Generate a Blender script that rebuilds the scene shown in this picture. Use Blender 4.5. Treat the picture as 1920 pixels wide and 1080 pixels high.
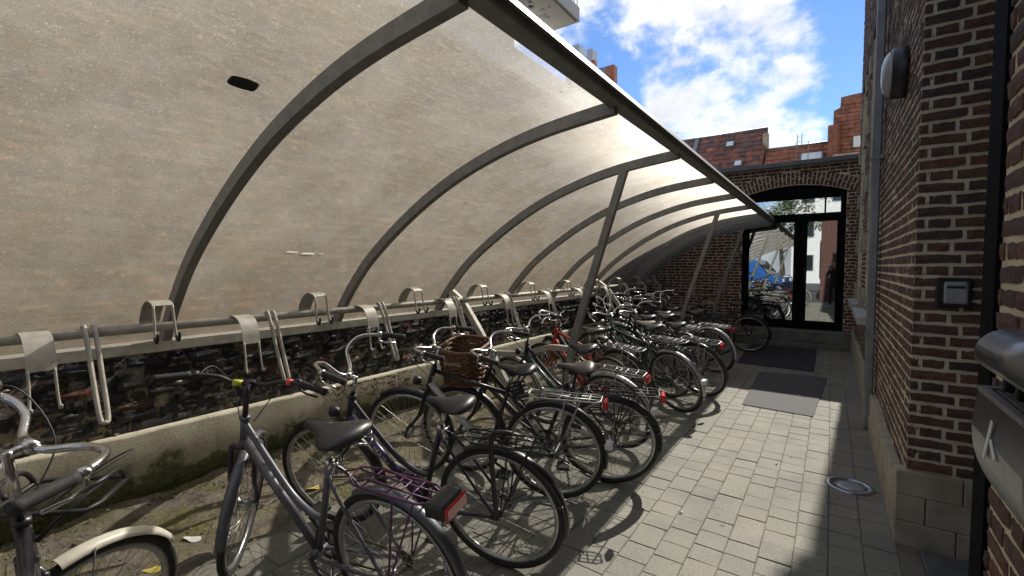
import bpy, math, random
from mathutils import Vector, Matrix, noise
R = math.radians
random.seed(7)
for o in list(bpy.data.objects): bpy.data.objects.remove(o)
S = bpy.context.scene
COL = S.collection

# ------------------------------------------------------------------ camera
CAMZ = 1.585
cd = bpy.data.cameras.new('camera'); cam = bpy.data.objects.new('camera', cd); COL.objects.link(cam)
cd.sensor_width = 36; cd.lens = 16.125; cd.clip_start = 0.05; cd.clip_end = 2000
cam.location = (0, 0, CAMZ); cam.rotation_euler = (R(90 - 2.663), 0, R(34.813))
S.camera = cam
# ------------------------------------------------------------------ world + sun
EL, AZ = R(41.3), R(3.3)
w = bpy.data.worlds.new('World'); S.world = w; w.use_nodes = True
nt = w.node_tree; nt.nodes.clear(); N = nt.nodes.new; L = nt.links.new
wo = N('ShaderNodeOutputWorld'); bg = N('ShaderNodeBackground'); bg.inputs[1].default_value = 0.15
sky = N('ShaderNodeTexSky'); sky.sky_type = 'NISHITA'; sky.sun_disc = False
sky.sun_elevation = EL; sky.sun_rotation = AZ; sky.air_density = 0.9; sky.dust_density = 0.0; sky.ozone_density = 4.0
tc = N('ShaderNodeTexCoord'); sx = N('ShaderNodeSeparateXYZ'); L(tc.outputs['Generated'], sx.inputs[0])
def wm(op, a, b):
    n = N('ShaderNodeMath'); n.operation = op
    for i, v in enumerate((a, b)):
        if isinstance(v, (int, float)): n.inputs[i].default_value = v
        elif v is not None: L(v, n.inputs[i])
    return n.outputs[0]
SKYOFF = (8.26, 4.2, 12.6)
cm = N('ShaderNodeMapping'); cm.inputs[1].default_value = SKYOFF; cm.inputs[3].default_value = (1.0, 1.0, 1.55); L(tc.outputs['Generated'], cm.inputs[0])
def wnoise(vec, scale, det, rough, dist=0.0, off=(0, 0, 0)):
    mp = N('ShaderNodeMapping'); mp.inputs[1].default_value = off; L(vec, mp.inputs[0])
    n = N('ShaderNodeTexNoise'); n.inputs['Scale'].default_value = scale; n.inputs['Detail'].default_value = det
    n.inputs['Roughness'].default_value = rough; n.inputs['Distortion'].default_value = dist; L(mp.outputs[0], n.inputs[0]); return n.outputs[0]
sunoff = (0.03*math.sin(AZ)*math.cos(EL), 0.03*math.cos(AZ)*math.cos(EL), 0.045*math.sin(EL))
big = wnoise(cm.outputs[0], 1.7, 2, 0.5); n1 = wnoise(cm.outputs[0], 4.0, 10, 0.56, 0.15); n1s = wnoise(cm.outputs[0], 4.0, 10, 0.56, 0.15, sunoff)
dens = wm('ADD', n1, wm('MULTIPLY', wm('SUBTRACT', big, 0.5), 0.42))
rp = N('ShaderNodeValToRGB'); rp.color_ramp.elements[0].position = 0.478; rp.color_ramp.elements[1].position = 0.60; rp.color_ramp.interpolation = 'EASE'
L(dens, rp.inputs[0])
lit = wm('ADD', wm('MULTIPLY', wm('SUBTRACT', n1, n1s), 2.6), wm('SUBTRACT', 0.98, wm('MULTIPLY', wm('MAXIMUM', wm('SUBTRACT', dens, 0.55), 0.0), 3.2)))
rs = N('ShaderNodeValToRGB'); rs.color_ramp.elements[0].position = 0.30; rs.color_ramp.elements[1].position = 1.0
rs.color_ramp.elements[0].color = (1.35, 1.43, 1.58, 1); rs.color_ramp.elements[1].color = (3.0, 3.0, 3.0, 1); L(lit, rs.inputs[0])
skb = N('ShaderNodeMixRGB'); skb.blend_type = 'MULTIPLY'; skb.inputs[0].default_value = 1; L(sky.outputs[0], skb.inputs[1]); skb.inputs[2].default_value = (0.33, 0.365, 0.415, 1)
mx = N('ShaderNodeMixRGB'); L(wm('MULTIPLY', rp.outputs[0], 0.96), mx.inputs[0]); L(skb.outputs[0], mx.inputs[1]); L(rs.outputs[0], mx.inputs[2])
L(mx.outputs[0], bg.inputs[0]); L(bg.outputs[0], wo.inputs[0])
sd = bpy.data.lights.new('sun', 'SUN'); sd.energy = 2.75; sd.angle = R(0.53); sd.color = (1.0, 0.95, 0.87)
sun = bpy.data.objects.new('sun', sd); COL.objects.link(sun)
sv = Vector((math.sin(AZ)*math.cos(EL), math.cos(AZ)*math.cos(EL), math.sin(EL)))
sun.rotation_euler = sv.to_track_quat('Z', 'Y').to_euler(); sun.location = (2, 20, 15)
S.view_settings.view_transform = 'Standard'; S.view_settings.look = 'None'; S.view_settings.exposure = 1.42; S.view_settings.gamma = 1
S.view_settings.use_curve_mapping = False
S.render.resolution_x = 1024; S.render.resolution_y = 576
S.render.engine = 'CYCLES'
try:
    S.cycles.transparent_max_bounces = 24; S.cycles.max_bounces = 8
except Exception: pass

# ------------------------------------------------------------------ materials
MATS = {}
def nodes(name):
    m = bpy.data.materials.new(name); m.use_nodes = True; t = m.node_tree
    b = t.nodes['Principled BSDF']; MATS[name] = m
    return m, t, b
def nz(t, scale, det=4, rough=0.55, vec=None, dist=0.0):
    n = t.nodes.new('ShaderNodeTexNoise'); n.inputs['Scale'].default_value = scale; n.inputs['Detail'].default_value = det
    n.inputs['Roughness'].default_value = rough; n.inputs['Distortion'].default_value = dist
    if vec: t.links.new(vec, n.inputs['Vector'])
    return n.outputs[0]
def ramp(t, src, stops):
    r = t.nodes.new('ShaderNodeValToRGB'); e = r.color_ramp.elements
    while len(e) < len(stops): e.new(0.5)
    for k, (p, c) in enumerate(stops):
        e[k].position = p; e[k].color = (*c, 1) if len(c) == 3 else c
    t.links.new(src, r.inputs[0]); return r.outputs[0]
def mixc(t, f, a, b, mode='MIX'):
    n = t.nodes.new('ShaderNodeMixRGB'); n.blend_type = mode
    for i, v in enumerate((f, a, b)):
        if hasattr(v, 'links'): t.links.new(v, n.inputs[i])
        elif isinstance(v, (int, float)): n.inputs[i].default_value = v
        else: n.inputs[i].default_value = (*v, 1)
    return n.outputs[0]
def mth(t, op, a, b=None):
    n = t.nodes.new('ShaderNodeMath'); n.operation = op
    for i, v in enumerate((a, b)):
        if v is None: continue
        if hasattr(v, 'links'): t.links.new(v, n.inputs[i])
        else: n.inputs[i].default_value = v
    return n.outputs[0]
def wpos(t):
    return t.nodes.new('ShaderNodeNewGeometry').outputs['Position']
def rnd(t):   # one random value for each separate piece, joined or not
    g = t.nodes.new('ShaderNodeNewGeometry'); o = t.nodes.new('ShaderNodeObjectInfo')
    return mth(t, 'FRACT', mth(t, 'ADD', mth(t, 'MULTIPLY', g.outputs['Random Per Island'], 7.31), o.outputs['Random']))
def bump(t, b, src, strength=0.3, dist=0.01):
    n = t.nodes.new('ShaderNodeBump'); n.inputs['Strength'].default_value = strength; n.inputs['Distance'].default_value = dist
    t.links.new(src, n.inputs['Height']); t.links.new(n.outputs[0], b.inputs['Normal'])
def pm(name, c1, c2=None, scale=8.0, rough=0.6, metal=0.0, bs=0.15, bd=0.004, coat=0.0, rvar=0.15, world=True, spec=0.5):
    m, t, b = nodes(name)
    v = wpos(t) if world else t.nodes.new('ShaderNodeTexCoord').outputs['Object']
    n = nz(t, scale, 6, 0.6, v)
    c2 = c2 or tuple(x*0.7 for x in c1)
    t.links.new(ramp(t, n, [(0.35, c1), (0.68, c2)]), b.inputs['Base Color'])
    n2 = nz(t, scale*5, 4, 0.6, v)
    t.links.new(mth(t, 'ADD', mth(t, 'MULTIPLY', mth(t, 'SUBTRACT', n2, 0.5), rvar*2), rough), b.inputs['Roughness'])
    b.inputs['Metallic'].default_value = metal; b.inputs['Coat Weight'].default_value = coat; b.inputs['Coat Roughness'].default_value = 0.15
    b.inputs['Specular IOR Level'].default_value = spec
    if bs: bump(t, b, n2, bs, bd)
    return m
def brickmat(name, cols, rough=0.85, grain=60, bs=0.5, fleck=None, fleckamt=0.62):
    m, t, b = nodes(name); v = wpos(t); r = rnd(t)
    k = len(cols)
    base = ramp(t, r, [(i/(k-1), c) for i, c in enumerate(cols)])
    g = nz(t, grain, 6, 0.7, v); g2 = nz(t, grain*0.25, 4, 0.6, v)
    base = mixc(t, 1.0, base, ramp(t, g, [(0.25, (0.55, 0.55, 0.55)), (0.75, (1.35, 1.32, 1.3))]), 'MULTIPLY')
    base = mixc(t, 1.0, base, ramp(t, g2, [(0.3, (0.7, 0.7, 0.72)), (0.7, (1.2, 1.18, 1.15))]), 'MULTIPLY')
    if fleck: base = mixc(t, ramp(t, nz(t, grain*0.5, 5, 0.65, v), [(fleckamt, (0, 0, 0)), (fleckamt+0.07, (1, 1, 1))]), base, fleck)
    t.links.new(base, b.inputs['Base Color']); b.inputs['Roughness'].default_value = rough
    b.inputs['Specular IOR Level'].default_value = 0.3
    bump(t, b, g, bs, 0.006); return m

brickmat('brick', [(0.10, 0.056, 0.046), (0.145, 0.076, 0.057), (0.09, 0.064, 0.056), (0.175, 0.088, 0.063), (0.068, 0.053, 0.050), (0.13, 0.076, 0.060), (0.08, 0.060, 0.053)])
pm('mortar', (0.68, 0.60, 0.43), (0.48, 0.415, 0.29), 9, 0.95, bs=0.6, bd=0.006)
brickmat('brick_far', [(0.11, 0.058, 0.045), (0.17, 0.08, 0.058), (0.10, 0.06, 0.052), (0.14, 0.068, 0.052)], grain=40)
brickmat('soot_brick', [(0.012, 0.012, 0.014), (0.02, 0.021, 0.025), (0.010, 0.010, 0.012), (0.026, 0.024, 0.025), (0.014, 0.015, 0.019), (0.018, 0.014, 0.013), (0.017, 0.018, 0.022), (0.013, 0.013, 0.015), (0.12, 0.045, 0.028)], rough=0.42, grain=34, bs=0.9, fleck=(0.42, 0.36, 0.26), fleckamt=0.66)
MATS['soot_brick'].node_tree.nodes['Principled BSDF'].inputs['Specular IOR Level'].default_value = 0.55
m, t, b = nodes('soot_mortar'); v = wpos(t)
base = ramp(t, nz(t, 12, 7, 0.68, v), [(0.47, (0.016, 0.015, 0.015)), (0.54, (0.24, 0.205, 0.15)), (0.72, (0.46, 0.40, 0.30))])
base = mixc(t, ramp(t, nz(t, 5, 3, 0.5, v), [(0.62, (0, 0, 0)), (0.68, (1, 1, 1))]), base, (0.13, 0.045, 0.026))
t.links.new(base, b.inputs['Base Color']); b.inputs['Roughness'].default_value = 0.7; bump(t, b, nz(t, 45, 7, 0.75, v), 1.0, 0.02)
brickmat('party_brick', [(0.26, 0.16, 0.10), (0.33, 0.20, 0.115), (0.17, 0.13, 0.10), (0.36, 0.17, 0.09), (0.20, 0.16, 0.12), (0.12, 0.10, 0.085)], grain=22)
pm('party_mortar', (0.42, 0.36, 0.27), (0.30, 0.25, 0.19), 6, 0.95, bs=0.5)
pm('sill_stone', (0.40, 0.40, 0.39), (0.32, 0.32, 0.31), 7, 0.8, bs=0.3)
pm('stone', (0.42, 0.37, 0.28), (0.26, 0.225, 0.17), 6, 0.9, bs=0.5, bd=0.006)
pm('bluestone', (0.10, 0.105, 0.115), (0.065, 0.07, 0.078), 9, 0.7, bs=0.3)
pm('stepstone', (0.17, 0.17, 0.15), (0.10, 0.10, 0.088), 6, 0.85, bs=0.4)
pm('steel', (0.245, 0.241, 0.226), (0.175, 0.171, 0.158), 14, 0.6, 0.15, bs=0.15, bd=0.002)
pm('galvanised', (0.42, 0.40, 0.345), (0.29, 0.275, 0.235), 16, 0.55, 0.15, bs=0.2, bd=0.002)
pm('aluminium', (0.30, 0.295, 0.28), (0.20, 0.195, 0.185), 16, 0.5, 0.5, bs=0.1, bd=0.001)
pm('zinc', (0.27, 0.28, 0.28), (0.19, 0.195, 0.195), 6, 0.5, 0.5, bs=0.1)
pm('black_frame', (0.006, 0.006, 0.007), (0.010, 0.010, 0.011), 10, 0.85, 0.0, bs=0, spec=0.05)
pm('coping_metal', (0.10, 0.105, 0.11), (0.15, 0.155, 0.16), 3, 0.45, 0.4, bs=0.1)
pm('stainless', (0.36, 0.37, 0.38), (0.27, 0.275, 0.285), 20, 0.30, 0.95, bs=0, rvar=0.05)
pm('bin_steel', (0.17, 0.175, 0.185), (0.12, 0.125, 0.135), 20, 0.32, 0.85, bs=0, rvar=0.05)
pm('lens_glass', (0.40, 0.42, 0.44), (0.32, 0.34, 0.36), 30, 0.18, 0.3, bs=0)  # pale grey base colour holds the sky's reflection in the lens
pm('bin_side', (0.13, 0.135, 0.15), (0.10, 0.105, 0.12), 10, 0.5, 0.3, bs=0.05)
pm('lamp_dome', (0.42, 0.42, 0.43), (0.36, 0.36, 0.37), 12, 0.25, bs=0)
pm('white_plastic', (0.75, 0.75, 0.73), (0.62, 0.62, 0.60), 12, 0.4, bs=0.05)
pm('grey_plastic', (0.36, 0.36, 0.36), (0.28, 0.28, 0.28), 12, 0.4, bs=0.05)
pm('black_plastic', (0.012, 0.012, 0.013), (0.022, 0.022, 0.023), 20, 0.42, bs=0.08, bd=0.001)
pm('rubber', (0.016, 0.016, 0.016), (0.032, 0.031, 0.029), 25, 0.75, bs=0.3, bd=0.001)
pm('saddle_vinyl', (0.016, 0.016, 0.018), (0.026, 0.026, 0.028), 30, 0.38, bs=0.15, bd=0.001)
pm('saddle_brown', (0.035, 0.026, 0.022), (0.05, 0.038, 0.032), 30, 0.45, bs=0.15, bd=0.001)
pm('saddle_olive', (0.16, 0.15, 0.09), (0.11, 0.10, 0.06), 30, 0.6, bs=0.15, bd=0.001)
pm('chrome', (0.62, 0.62, 0.62), (0.45, 0.44, 0.42), 30, 0.22, 1.0, bs=0.05, bd=0.001)
pm('spoke', (0.42, 0.42, 0.41), (0.28, 0.27, 0.25), 30, 0.35, 0.9, bs=0)
pm('rim_alu', (0.48, 0.48, 0.48), (0.32, 0.32, 0.31), 25, 0.35, 0.85, bs=0.05, bd=0.001)
pm('chain_rust', (0.06, 0.05, 0.042), (0.10, 0.06, 0.035), 60, 0.6, 0.6, bs=0.2, bd=0.001)
pm('dark_metal', (0.02, 0.02, 0.021), (0.035, 0.034, 0.033), 25, 0.45, 0.4, bs=0.1, bd=0.001)
pm('cream', (0.60, 0.57, 0.48), (0.48, 0.45, 0.37), 20, 0.4, bs=0.05)
pm('wicker', (0.16, 0.075, 0.035), (0.095, 0.042, 0.02), 40, 0.6, bs=0.3, bd=0.002)
pm('rust', (0.12, 0.06, 0.03), (0.06, 0.035, 0.022), 40, 0.8, 0.2, bs=0.3, bd=0.001)
pm('yellow_tape', (0.55, 0.58, 0.06), (0.45, 0.48, 0.06), 30, 0.6, bs=0.05)
pm('red_tape', (0.75, 0.10, 0.06), (0.62, 0.08, 0.05), 30, 0.5, bs=0.05)
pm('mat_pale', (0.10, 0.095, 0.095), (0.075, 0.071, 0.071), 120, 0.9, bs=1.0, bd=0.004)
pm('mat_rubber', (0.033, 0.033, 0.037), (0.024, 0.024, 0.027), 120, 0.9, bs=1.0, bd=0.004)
pm('leaf_yellow', (0.62, 0.52, 0.10), (0.45, 0.33, 0.07), 40, 0.7, bs=0.2)
pm('paper', (0.62, 0.62, 0.60), (0.48, 0.48, 0.46), 20, 0.8, bs=0.2)
pm('leaf_green', (0.045, 0.085, 0.022), (0.08, 0.13, 0.035), 3, 0.6, bs=0.1)
pm('bark', (0.08, 0.06, 0.045), (0.05, 0.038, 0.03), 20, 0.9, bs=0.6)
pm('moss', (0.15, 0.155, 0.032), (0.045, 0.055, 0.014), 30, 0.95, bs=0.5)
pm('dry_leaf', (0.14, 0.085, 0.04), (0.22, 0.15, 0.08), 30, 0.85, bs=0.3)
pm('white_render', (0.72, 0.71, 0.68), (0.62, 0.61, 0.58), 2, 0.9, bs=0.1)
pm('balcony_concrete', (0.52, 0.50, 0.46), (0.40, 0.38, 0.35), 1.5, 0.9, bs=0.3)
pm('tower_brick', (0.42, 0.15, 0.08), (0.33, 0.115, 0.06), 0.8, 0.85, bs=0.2)
pm('tower_white', (0.50, 0.52, 0.53), (0.42, 0.44, 0.46), 1.0, 0.8, bs=0.1)
pm('interior', (0.05, 0.05, 0.05), (0.035, 0.035, 0.035), 2, 0.9, bs=0.1)
pm('asphalt', (0.065, 0.064, 0.062), (0.05, 0.049, 0.048), 6, 0.9, bs=0.4)
pm('skin', (0.50, 0.30, 0.21), (0.44, 0.25, 0.17), 20, 0.5, bs=0.05)
pm('cloth_dark', (0.018, 0.019, 0.024), (0.03, 0.03, 0.036), 40, 0.9, bs=0.3)
pm('denim', (0.035, 0.04, 0.06), (0.05, 0.055, 0.08), 60, 0.9, bs=0.3)
pm('hair', (0.02, 0.013, 0.01), (0.03, 0.02, 0.015), 60, 0.6, bs=0.3)
pm('car_blue', (0.03, 0.14, 0.42), (0.03, 0.12, 0.38), 1, 0.25, 0.2, bs=0, coat=1.0)
pm('car_glass', (0.02, 0.025, 0.03), (0.02, 0.025, 0.03), 1, 0.08, 0, bs=0)
pm('velux', (0.62, 0.66, 0.70), (0.55, 0.60, 0.66), 1, 0.15, 0.0, bs=0)
pm('tower_glass', (0.16, 0.22, 0.27), (0.24, 0.31, 0.37), 0.7, 0.12, 0.3, bs=0)
pm('cable', (0.012, 0.012, 0.012), (0.02, 0.02, 0.02), 20, 0.5, bs=0)
m, t, b = nodes('tape_white'); tl = t.nodes.new('ShaderNodeBsdfTranslucent'); tl.inputs[0].default_value = (0.9, 0.9, 0.88, 1)
am = t.nodes.new('ShaderNodeMixShader'); am.inputs[0].default_value = 0.75; b.inputs['Base Color'].default_value = (0.8, 0.8, 0.78, 1); t.links.new(b.outputs[0], am.inputs[1]); t.links.new(tl.outputs[0], am.inputs[2])
t.links.new(am.outputs[0], [n for n in t.nodes if n.type == 'OUTPUT_MATERIAL'][0].inputs[0])
pm('scorch', (0.010, 0.010, 0.009), (0.022, 0.018, 0.012), 60, 0.8, bs=0.3)

def paint(name, c, metal=0.25, rough=0.33, scuff=(0.20, 0.19, 0.17)):
    m, t, b = nodes(name); v = t.nodes.new('ShaderNodeTexCoord').outputs['Object']
    n = nz(t, 14, 6, 0.65, v); n2 = nz(t, 90, 3, 0.6, v)
    base = mixc(t, ramp(t, n2, [(0.66, (0, 0, 0)), (0.74, (0.55, 0.55, 0.55))]), c, scuff)
    base = mixc(t, ramp(t, n, [(0.45, (0, 0, 0)), (0.8, (0.3, 0.3, 0.3))]), base, (0.15, 0.14, 0.12))
    t.links.new(base, b.inputs['Base Color']); b.inputs['Metallic'].default_value = metal
    t.links.new(ramp(t, n, [(0.3, (rough,)*3), (0.8, (rough+0.25,)*3)]), b.inputs['Roughness'])
    b.inputs['Coat Weight'].default_value = 0.3; b.inputs['Coat Roughness'].default_value = 0.2
    return m
paint('p_grey', (0.105, 0.112, 0.128), 0.4); paint('p_purple', (0.10, 0.022, 0.085)); paint('p_plum', (0.030, 0.010, 0.028))
paint('p_navy', (0.015, 0.016, 0.034)); paint('p_ink', (0.010, 0.011, 0.017)); paint('p_violet', (0.045, 0.04, 0.10), 0.4); paint('p_black', (0.010, 0.010, 0.011), 0.1)
paint('p_white', (0.55, 0.55, 0.54), 0.1); paint('p_silver', (0.42, 0.42, 0.41), 0.7); paint('p_teal', (0.015, 0.085, 0.075), 0.2)
paint('p_green', (0.010, 0.045, 0.032), 0.2); paint('p_red', (0.42, 0.02, 0.015), 0.1); paint('p_blue', (0.02, 0.035, 0.12), 0.2)
paint('p_brown', (0.10, 0.07, 0.05), 0.3)

m, t, b = nodes('red_lens'); b.inputs['Base Color'].default_value = (0.62, 0.02, 0.012, 1); b.inputs['Roughness'].default_value = 0.15
b.inputs['Transmission Weight'].default_value = 0.15; bump(t, b, nz(t, 180, 1, 0.5, t.nodes.new('ShaderNodeTexCoord').outputs['Object']), 0.4, 0.002)

# paving: grey concrete sets
m, t, b = nodes('paver'); v = wpos(t); r = rnd(t)
base = ramp(t, r, [(0, (0.203, 0.197, 0.168)), (0.35, (0.218, 0.211, 0.180)), (0.7, (0.192, 0.187, 0.162)), (1, (0.226, 0.217, 0.184))])
base = mixc(t, 1, base, ramp(t, nz(t, 130, 5, 0.75, v), [(0.3, (0.5, 0.5, 0.5)), (0.72, (1.55, 1.55, 1.5))]), 'MULTIPLY')
base = mixc(t, 1, base, ramp(t, nz(t, 2.2, 5, 0.6, v), [(0.3, (0.72, 0.73, 0.74)), (0.7, (1.12, 1.1, 1.06))]), 'MULTIPLY')
vo = t.nodes.new('ShaderNodeTexVoronoi'); vo.inputs['Scale'].default_value = 3.1; t.links.new(v, vo.inputs['Vector'])
base = mixc(t, ramp(t, vo.outputs['Distance'], [(0.035, (0.75, 0.75, 0.75)), (0.05, (0, 0, 0))]), base, (0.07, 0.066, 0.06))
base = mixc(t, ramp(t, nz(t, 1.1, 7, 0.7, v), [(0.52, (0, 0, 0)), (0.70, (0.5, 0.5, 0.5))]), base, (0.10, 0.095, 0.08))
base = mixc(t, ramp(t, nz(t, 420, 2, 0.5, v), [(0.70, (0, 0, 0)), (0.74, (0.5, 0.5, 0.5))]), base, (0.6, 0.58, 0.52))
t.links.new(base, b.inputs['Base Color']); b.inputs['Roughness'].default_value = 0.88; bump(t, b, nz(t, 160, 5, 0.7, v), 0.5, 0.004)
pm('joint_sand', (0.125, 0.118, 0.095), (0.18, 0.168, 0.138), 30, 0.98, bs=0.8, bd=0.006)

# soil with moss
m, t, b = nodes('soil'); v = wpos(t)
base = ramp(t, nz(t, 9, 7, 0.65, v), [(0.3, (0.075, 0.064, 0.048)), (0.5, (0.17, 0.148, 0.11)), (0.7, (0.27, 0.24, 0.19))])
base = mixc(t, ramp(t, nz(t, 3.3, 7, 0.7, v), [(0.47, (0, 0, 0)), (0.6, (0.85, 0.85, 0.85))]), base, ramp(t, nz(t, 40, 4, 0.6, v), [(0.3, (0.065, 0.065, 0.016)), (0.7, (0.21, 0.19, 0.05))]))
t.links.new(base, b.inputs['Base Color']); b.inputs['Roughness'].default_value = 0.95; bump(t, b, nz(t, 35, 8, 0.75, v), 1.0, 0.025)

# concrete upstand: pale, with green-black growth creeping up from the soil and run marks
m, t, b = nodes('upstand_concrete'); v = wpos(t)
base = ramp(t, nz(t, 5, 8, 0.65, v), [(0.3, (0.28, 0.26, 0.19)), (0.7, (0.38, 0.35, 0.27))])
base = mixc(t, 1, base, ramp(t, nz(t, 70, 5, 0.7, v), [(0.3, (0.72, 0.72, 0.7)), (0.7, (1.2, 1.2, 1.18))]), 'MULTIPLY')
sp = t.nodes.new('ShaderNodeSeparateXYZ'); t.links.new(v, sp.inputs[0])
growth = mth(t, 'ADD', mth(t, 'MULTIPLY', sp.outputs[2], -3.2), mth(t, 'MULTIPLY', nz(t, 4.5, 7, 0.7, v), 2.05))
base = mixc(t, ramp(t, growth, [(0.18, (0, 0, 0)), (0.42, (0.93, 0.93, 0.93))]), base, ramp(t, nz(t, 55, 5, 0.6, v), [(0.3, (0.026, 0.030, 0.012)), (0.75, (0.10, 0.105, 0.030))]))
mp = t.nodes.new('ShaderNodeMapping'); mp.inputs['Scale'].default_value = (1, 7, 0.7); t.links.new(v, mp.inputs[0])
base = mixc(t, ramp(t, nz(t, 2.2, 5, 0.7, mp.outputs[0]), [(0.62, (0, 0, 0)), (0.72, (0.55, 0.55, 0.55))]), base, (0.06, 0.055, 0.042))
t.links.new(base, b.inputs['Base Color']); b.inputs['Roughness'].default_value = 0.92; bump(t, b, nz(t, 60, 7, 0.7, v), 0.4, 0.005)

# hazed, scratched clear plastic sheet
m, t, b = nodes('plastic_sheet'); t.nodes.remove(b); out = [n for n in t.nodes if n.type == 'OUTPUT_MATERIAL'][0]; v = wpos(t)
tr = t.nodes.new('ShaderNodeBsdfTransparent'); tl = t.nodes.new('ShaderNodeBsdfTranslucent'); df = t.nodes.new('ShaderNodeBsdfDiffuse'); gl = t.nodes.new('ShaderNodeBsdfGlossy')
tr.inputs[0].default_value = (0.985, 0.97, 0.945, 1); gl.inputs['Roughness'].default_value = 0.22
dirt = mixc(t, ramp(t, nz(t, 3.0, 8, 0.7, v), [(0.35, (0, 0, 0)), (0.75, (1, 1, 1))]), (0.95, 0.88, 0.74), (0.80, 0.69, 0.49))
mps = t.nodes.new('ShaderNodeMapping'); mps.inputs['Scale'].default_value = (9, 1.2, 9); mps.inputs['Rotation'].default_value = (0.5, 0.2, 0.3); t.links.new(v, mps.inputs[0])
scr = ramp(t, nz(t, 9, 6, 0.8, mps.outputs[0], 1.5), [(0.62, (0, 0, 0)), (0.70, (1, 1, 1))])
spk = ramp(t, nz(t, 95, 3, 0.7, v), [(0.60, (0, 0, 0)), (0.66, (1, 1, 1))])
t.links.new(dirt, tl.inputs[0]); t.links.new(mixc(t, 0.5, dirt, (0.6, 0.58, 0.52)), df.inputs[0])
m0 = t.nodes.new('ShaderNodeMixShader'); m0.inputs[0].default_value = 0.16; t.links.new(tl.outputs[0], m0.inputs[1]); t.links.new(df.outputs[0], m0.inputs[2])
rf = t.nodes.new('ShaderNodeBsdfRefraction'); rf.inputs['Roughness'].default_value = 0.8; rf.inputs['IOR'].default_value = 1.45; t.links.new(mixc(t, 0.45, dirt, (0.98, 0.96, 0.92)), rf.inputs[0])
m1 = t.nodes.new('ShaderNodeMixShader'); m1.inputs[0].default_value = 0.42; t.links.new(m0.outputs[0], m1.inputs[1]); t.links.new(rf.outputs[0], m1.inputs[2])
hz = mth(t, 'ADD', mth(t, 'MULTIPLY', nz(t, 1.7, 10, 0.80, v), 0.56), 0.135)
hz = mth(t, 'ADD', hz, mth(t, 'MULTIPLY', scr, 0.20)); hz = mth(t, 'MINIMUM', mth(t, 'ADD', hz, mth(t, 'MULTIPLY', spk, 0.26)), 0.95)
hz = mth(t, 'ADD', hz, mth(t, 'MULTIPLY', mth(t, 'SUBTRACT', nz(t, 260, 2, 0.6, v), 0.5), 0.5))
m2 = t.nodes.new('ShaderNodeMixShader'); t.links.new(hz, m2.inputs[0]); t.links.new(tr.outputs[0], m2.inputs[1]); t.links.new(m1.outputs[0], m2.inputs[2])
fr = t.nodes.new('ShaderNodeLayerWeight'); fr.inputs[0].default_value = 0.5
m3 = t.nodes.new('ShaderNodeMixShader'); t.links.new(mth(t, 'MULTIPLY', mth(t, 'POWER', fr.outputs[1], 4.0), 0.35), m3.inputs[0]); t.links.new(m2.outputs[0], m3.inputs[1]); t.links.new(gl.outputs[0], m3.inputs[2])
t.links.new(m3.outputs[0], out.inputs[0])

# reflective door glass
m, t, b = nodes('door_glass'); t.nodes.remove(b); out = [n for n in t.nodes if n.type == 'OUTPUT_MATERIAL'][0]
tr = t.nodes.new('ShaderNodeBsdfTransparent'); tr.inputs[0].default_value = (0.45, 0.48, 0.48, 1)
gl = t.nodes.new('ShaderNodeBsdfGlossy'); gl.inputs['Roughness'].default_value = 0.012; gl.inputs[0].default_value = (0.90, 0.94, 0.95, 1)
ms = t.nodes.new('ShaderNodeMixShader'); ms.inputs[0].default_value = 0.55; t.links.new(tr.outputs[0], ms.inputs[1]); t.links.new(gl.outputs[0], ms.inputs[2]); t.links.new(ms.outputs[0], out.inputs[0])

# roof tiles
brickmat('roof_dark', [(0.28, 0.12, 0.08), (0.16, 0.09, 0.08), (0.10, 0.082, 0.085), (0.31, 0.13, 0.082), (0.14, 0.095, 0.09), (0.24, 0.10, 0.07)], grain=6, bs=0.2)
brickmat('roof_orange', [(0.29, 0.125, 0.075), (0.33, 0.145, 0.09), (0.25, 0.105, 0.065), (0.31, 0.14, 0.09)], grain=6, bs=0.2)
brickmat('tile_hung', [(0.24, 0.11, 0.08), (0.28, 0.125, 0.085), (0.20, 0.095, 0.07), (0.26, 0.115, 0.085)], grain=6, bs=0.2)

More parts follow.
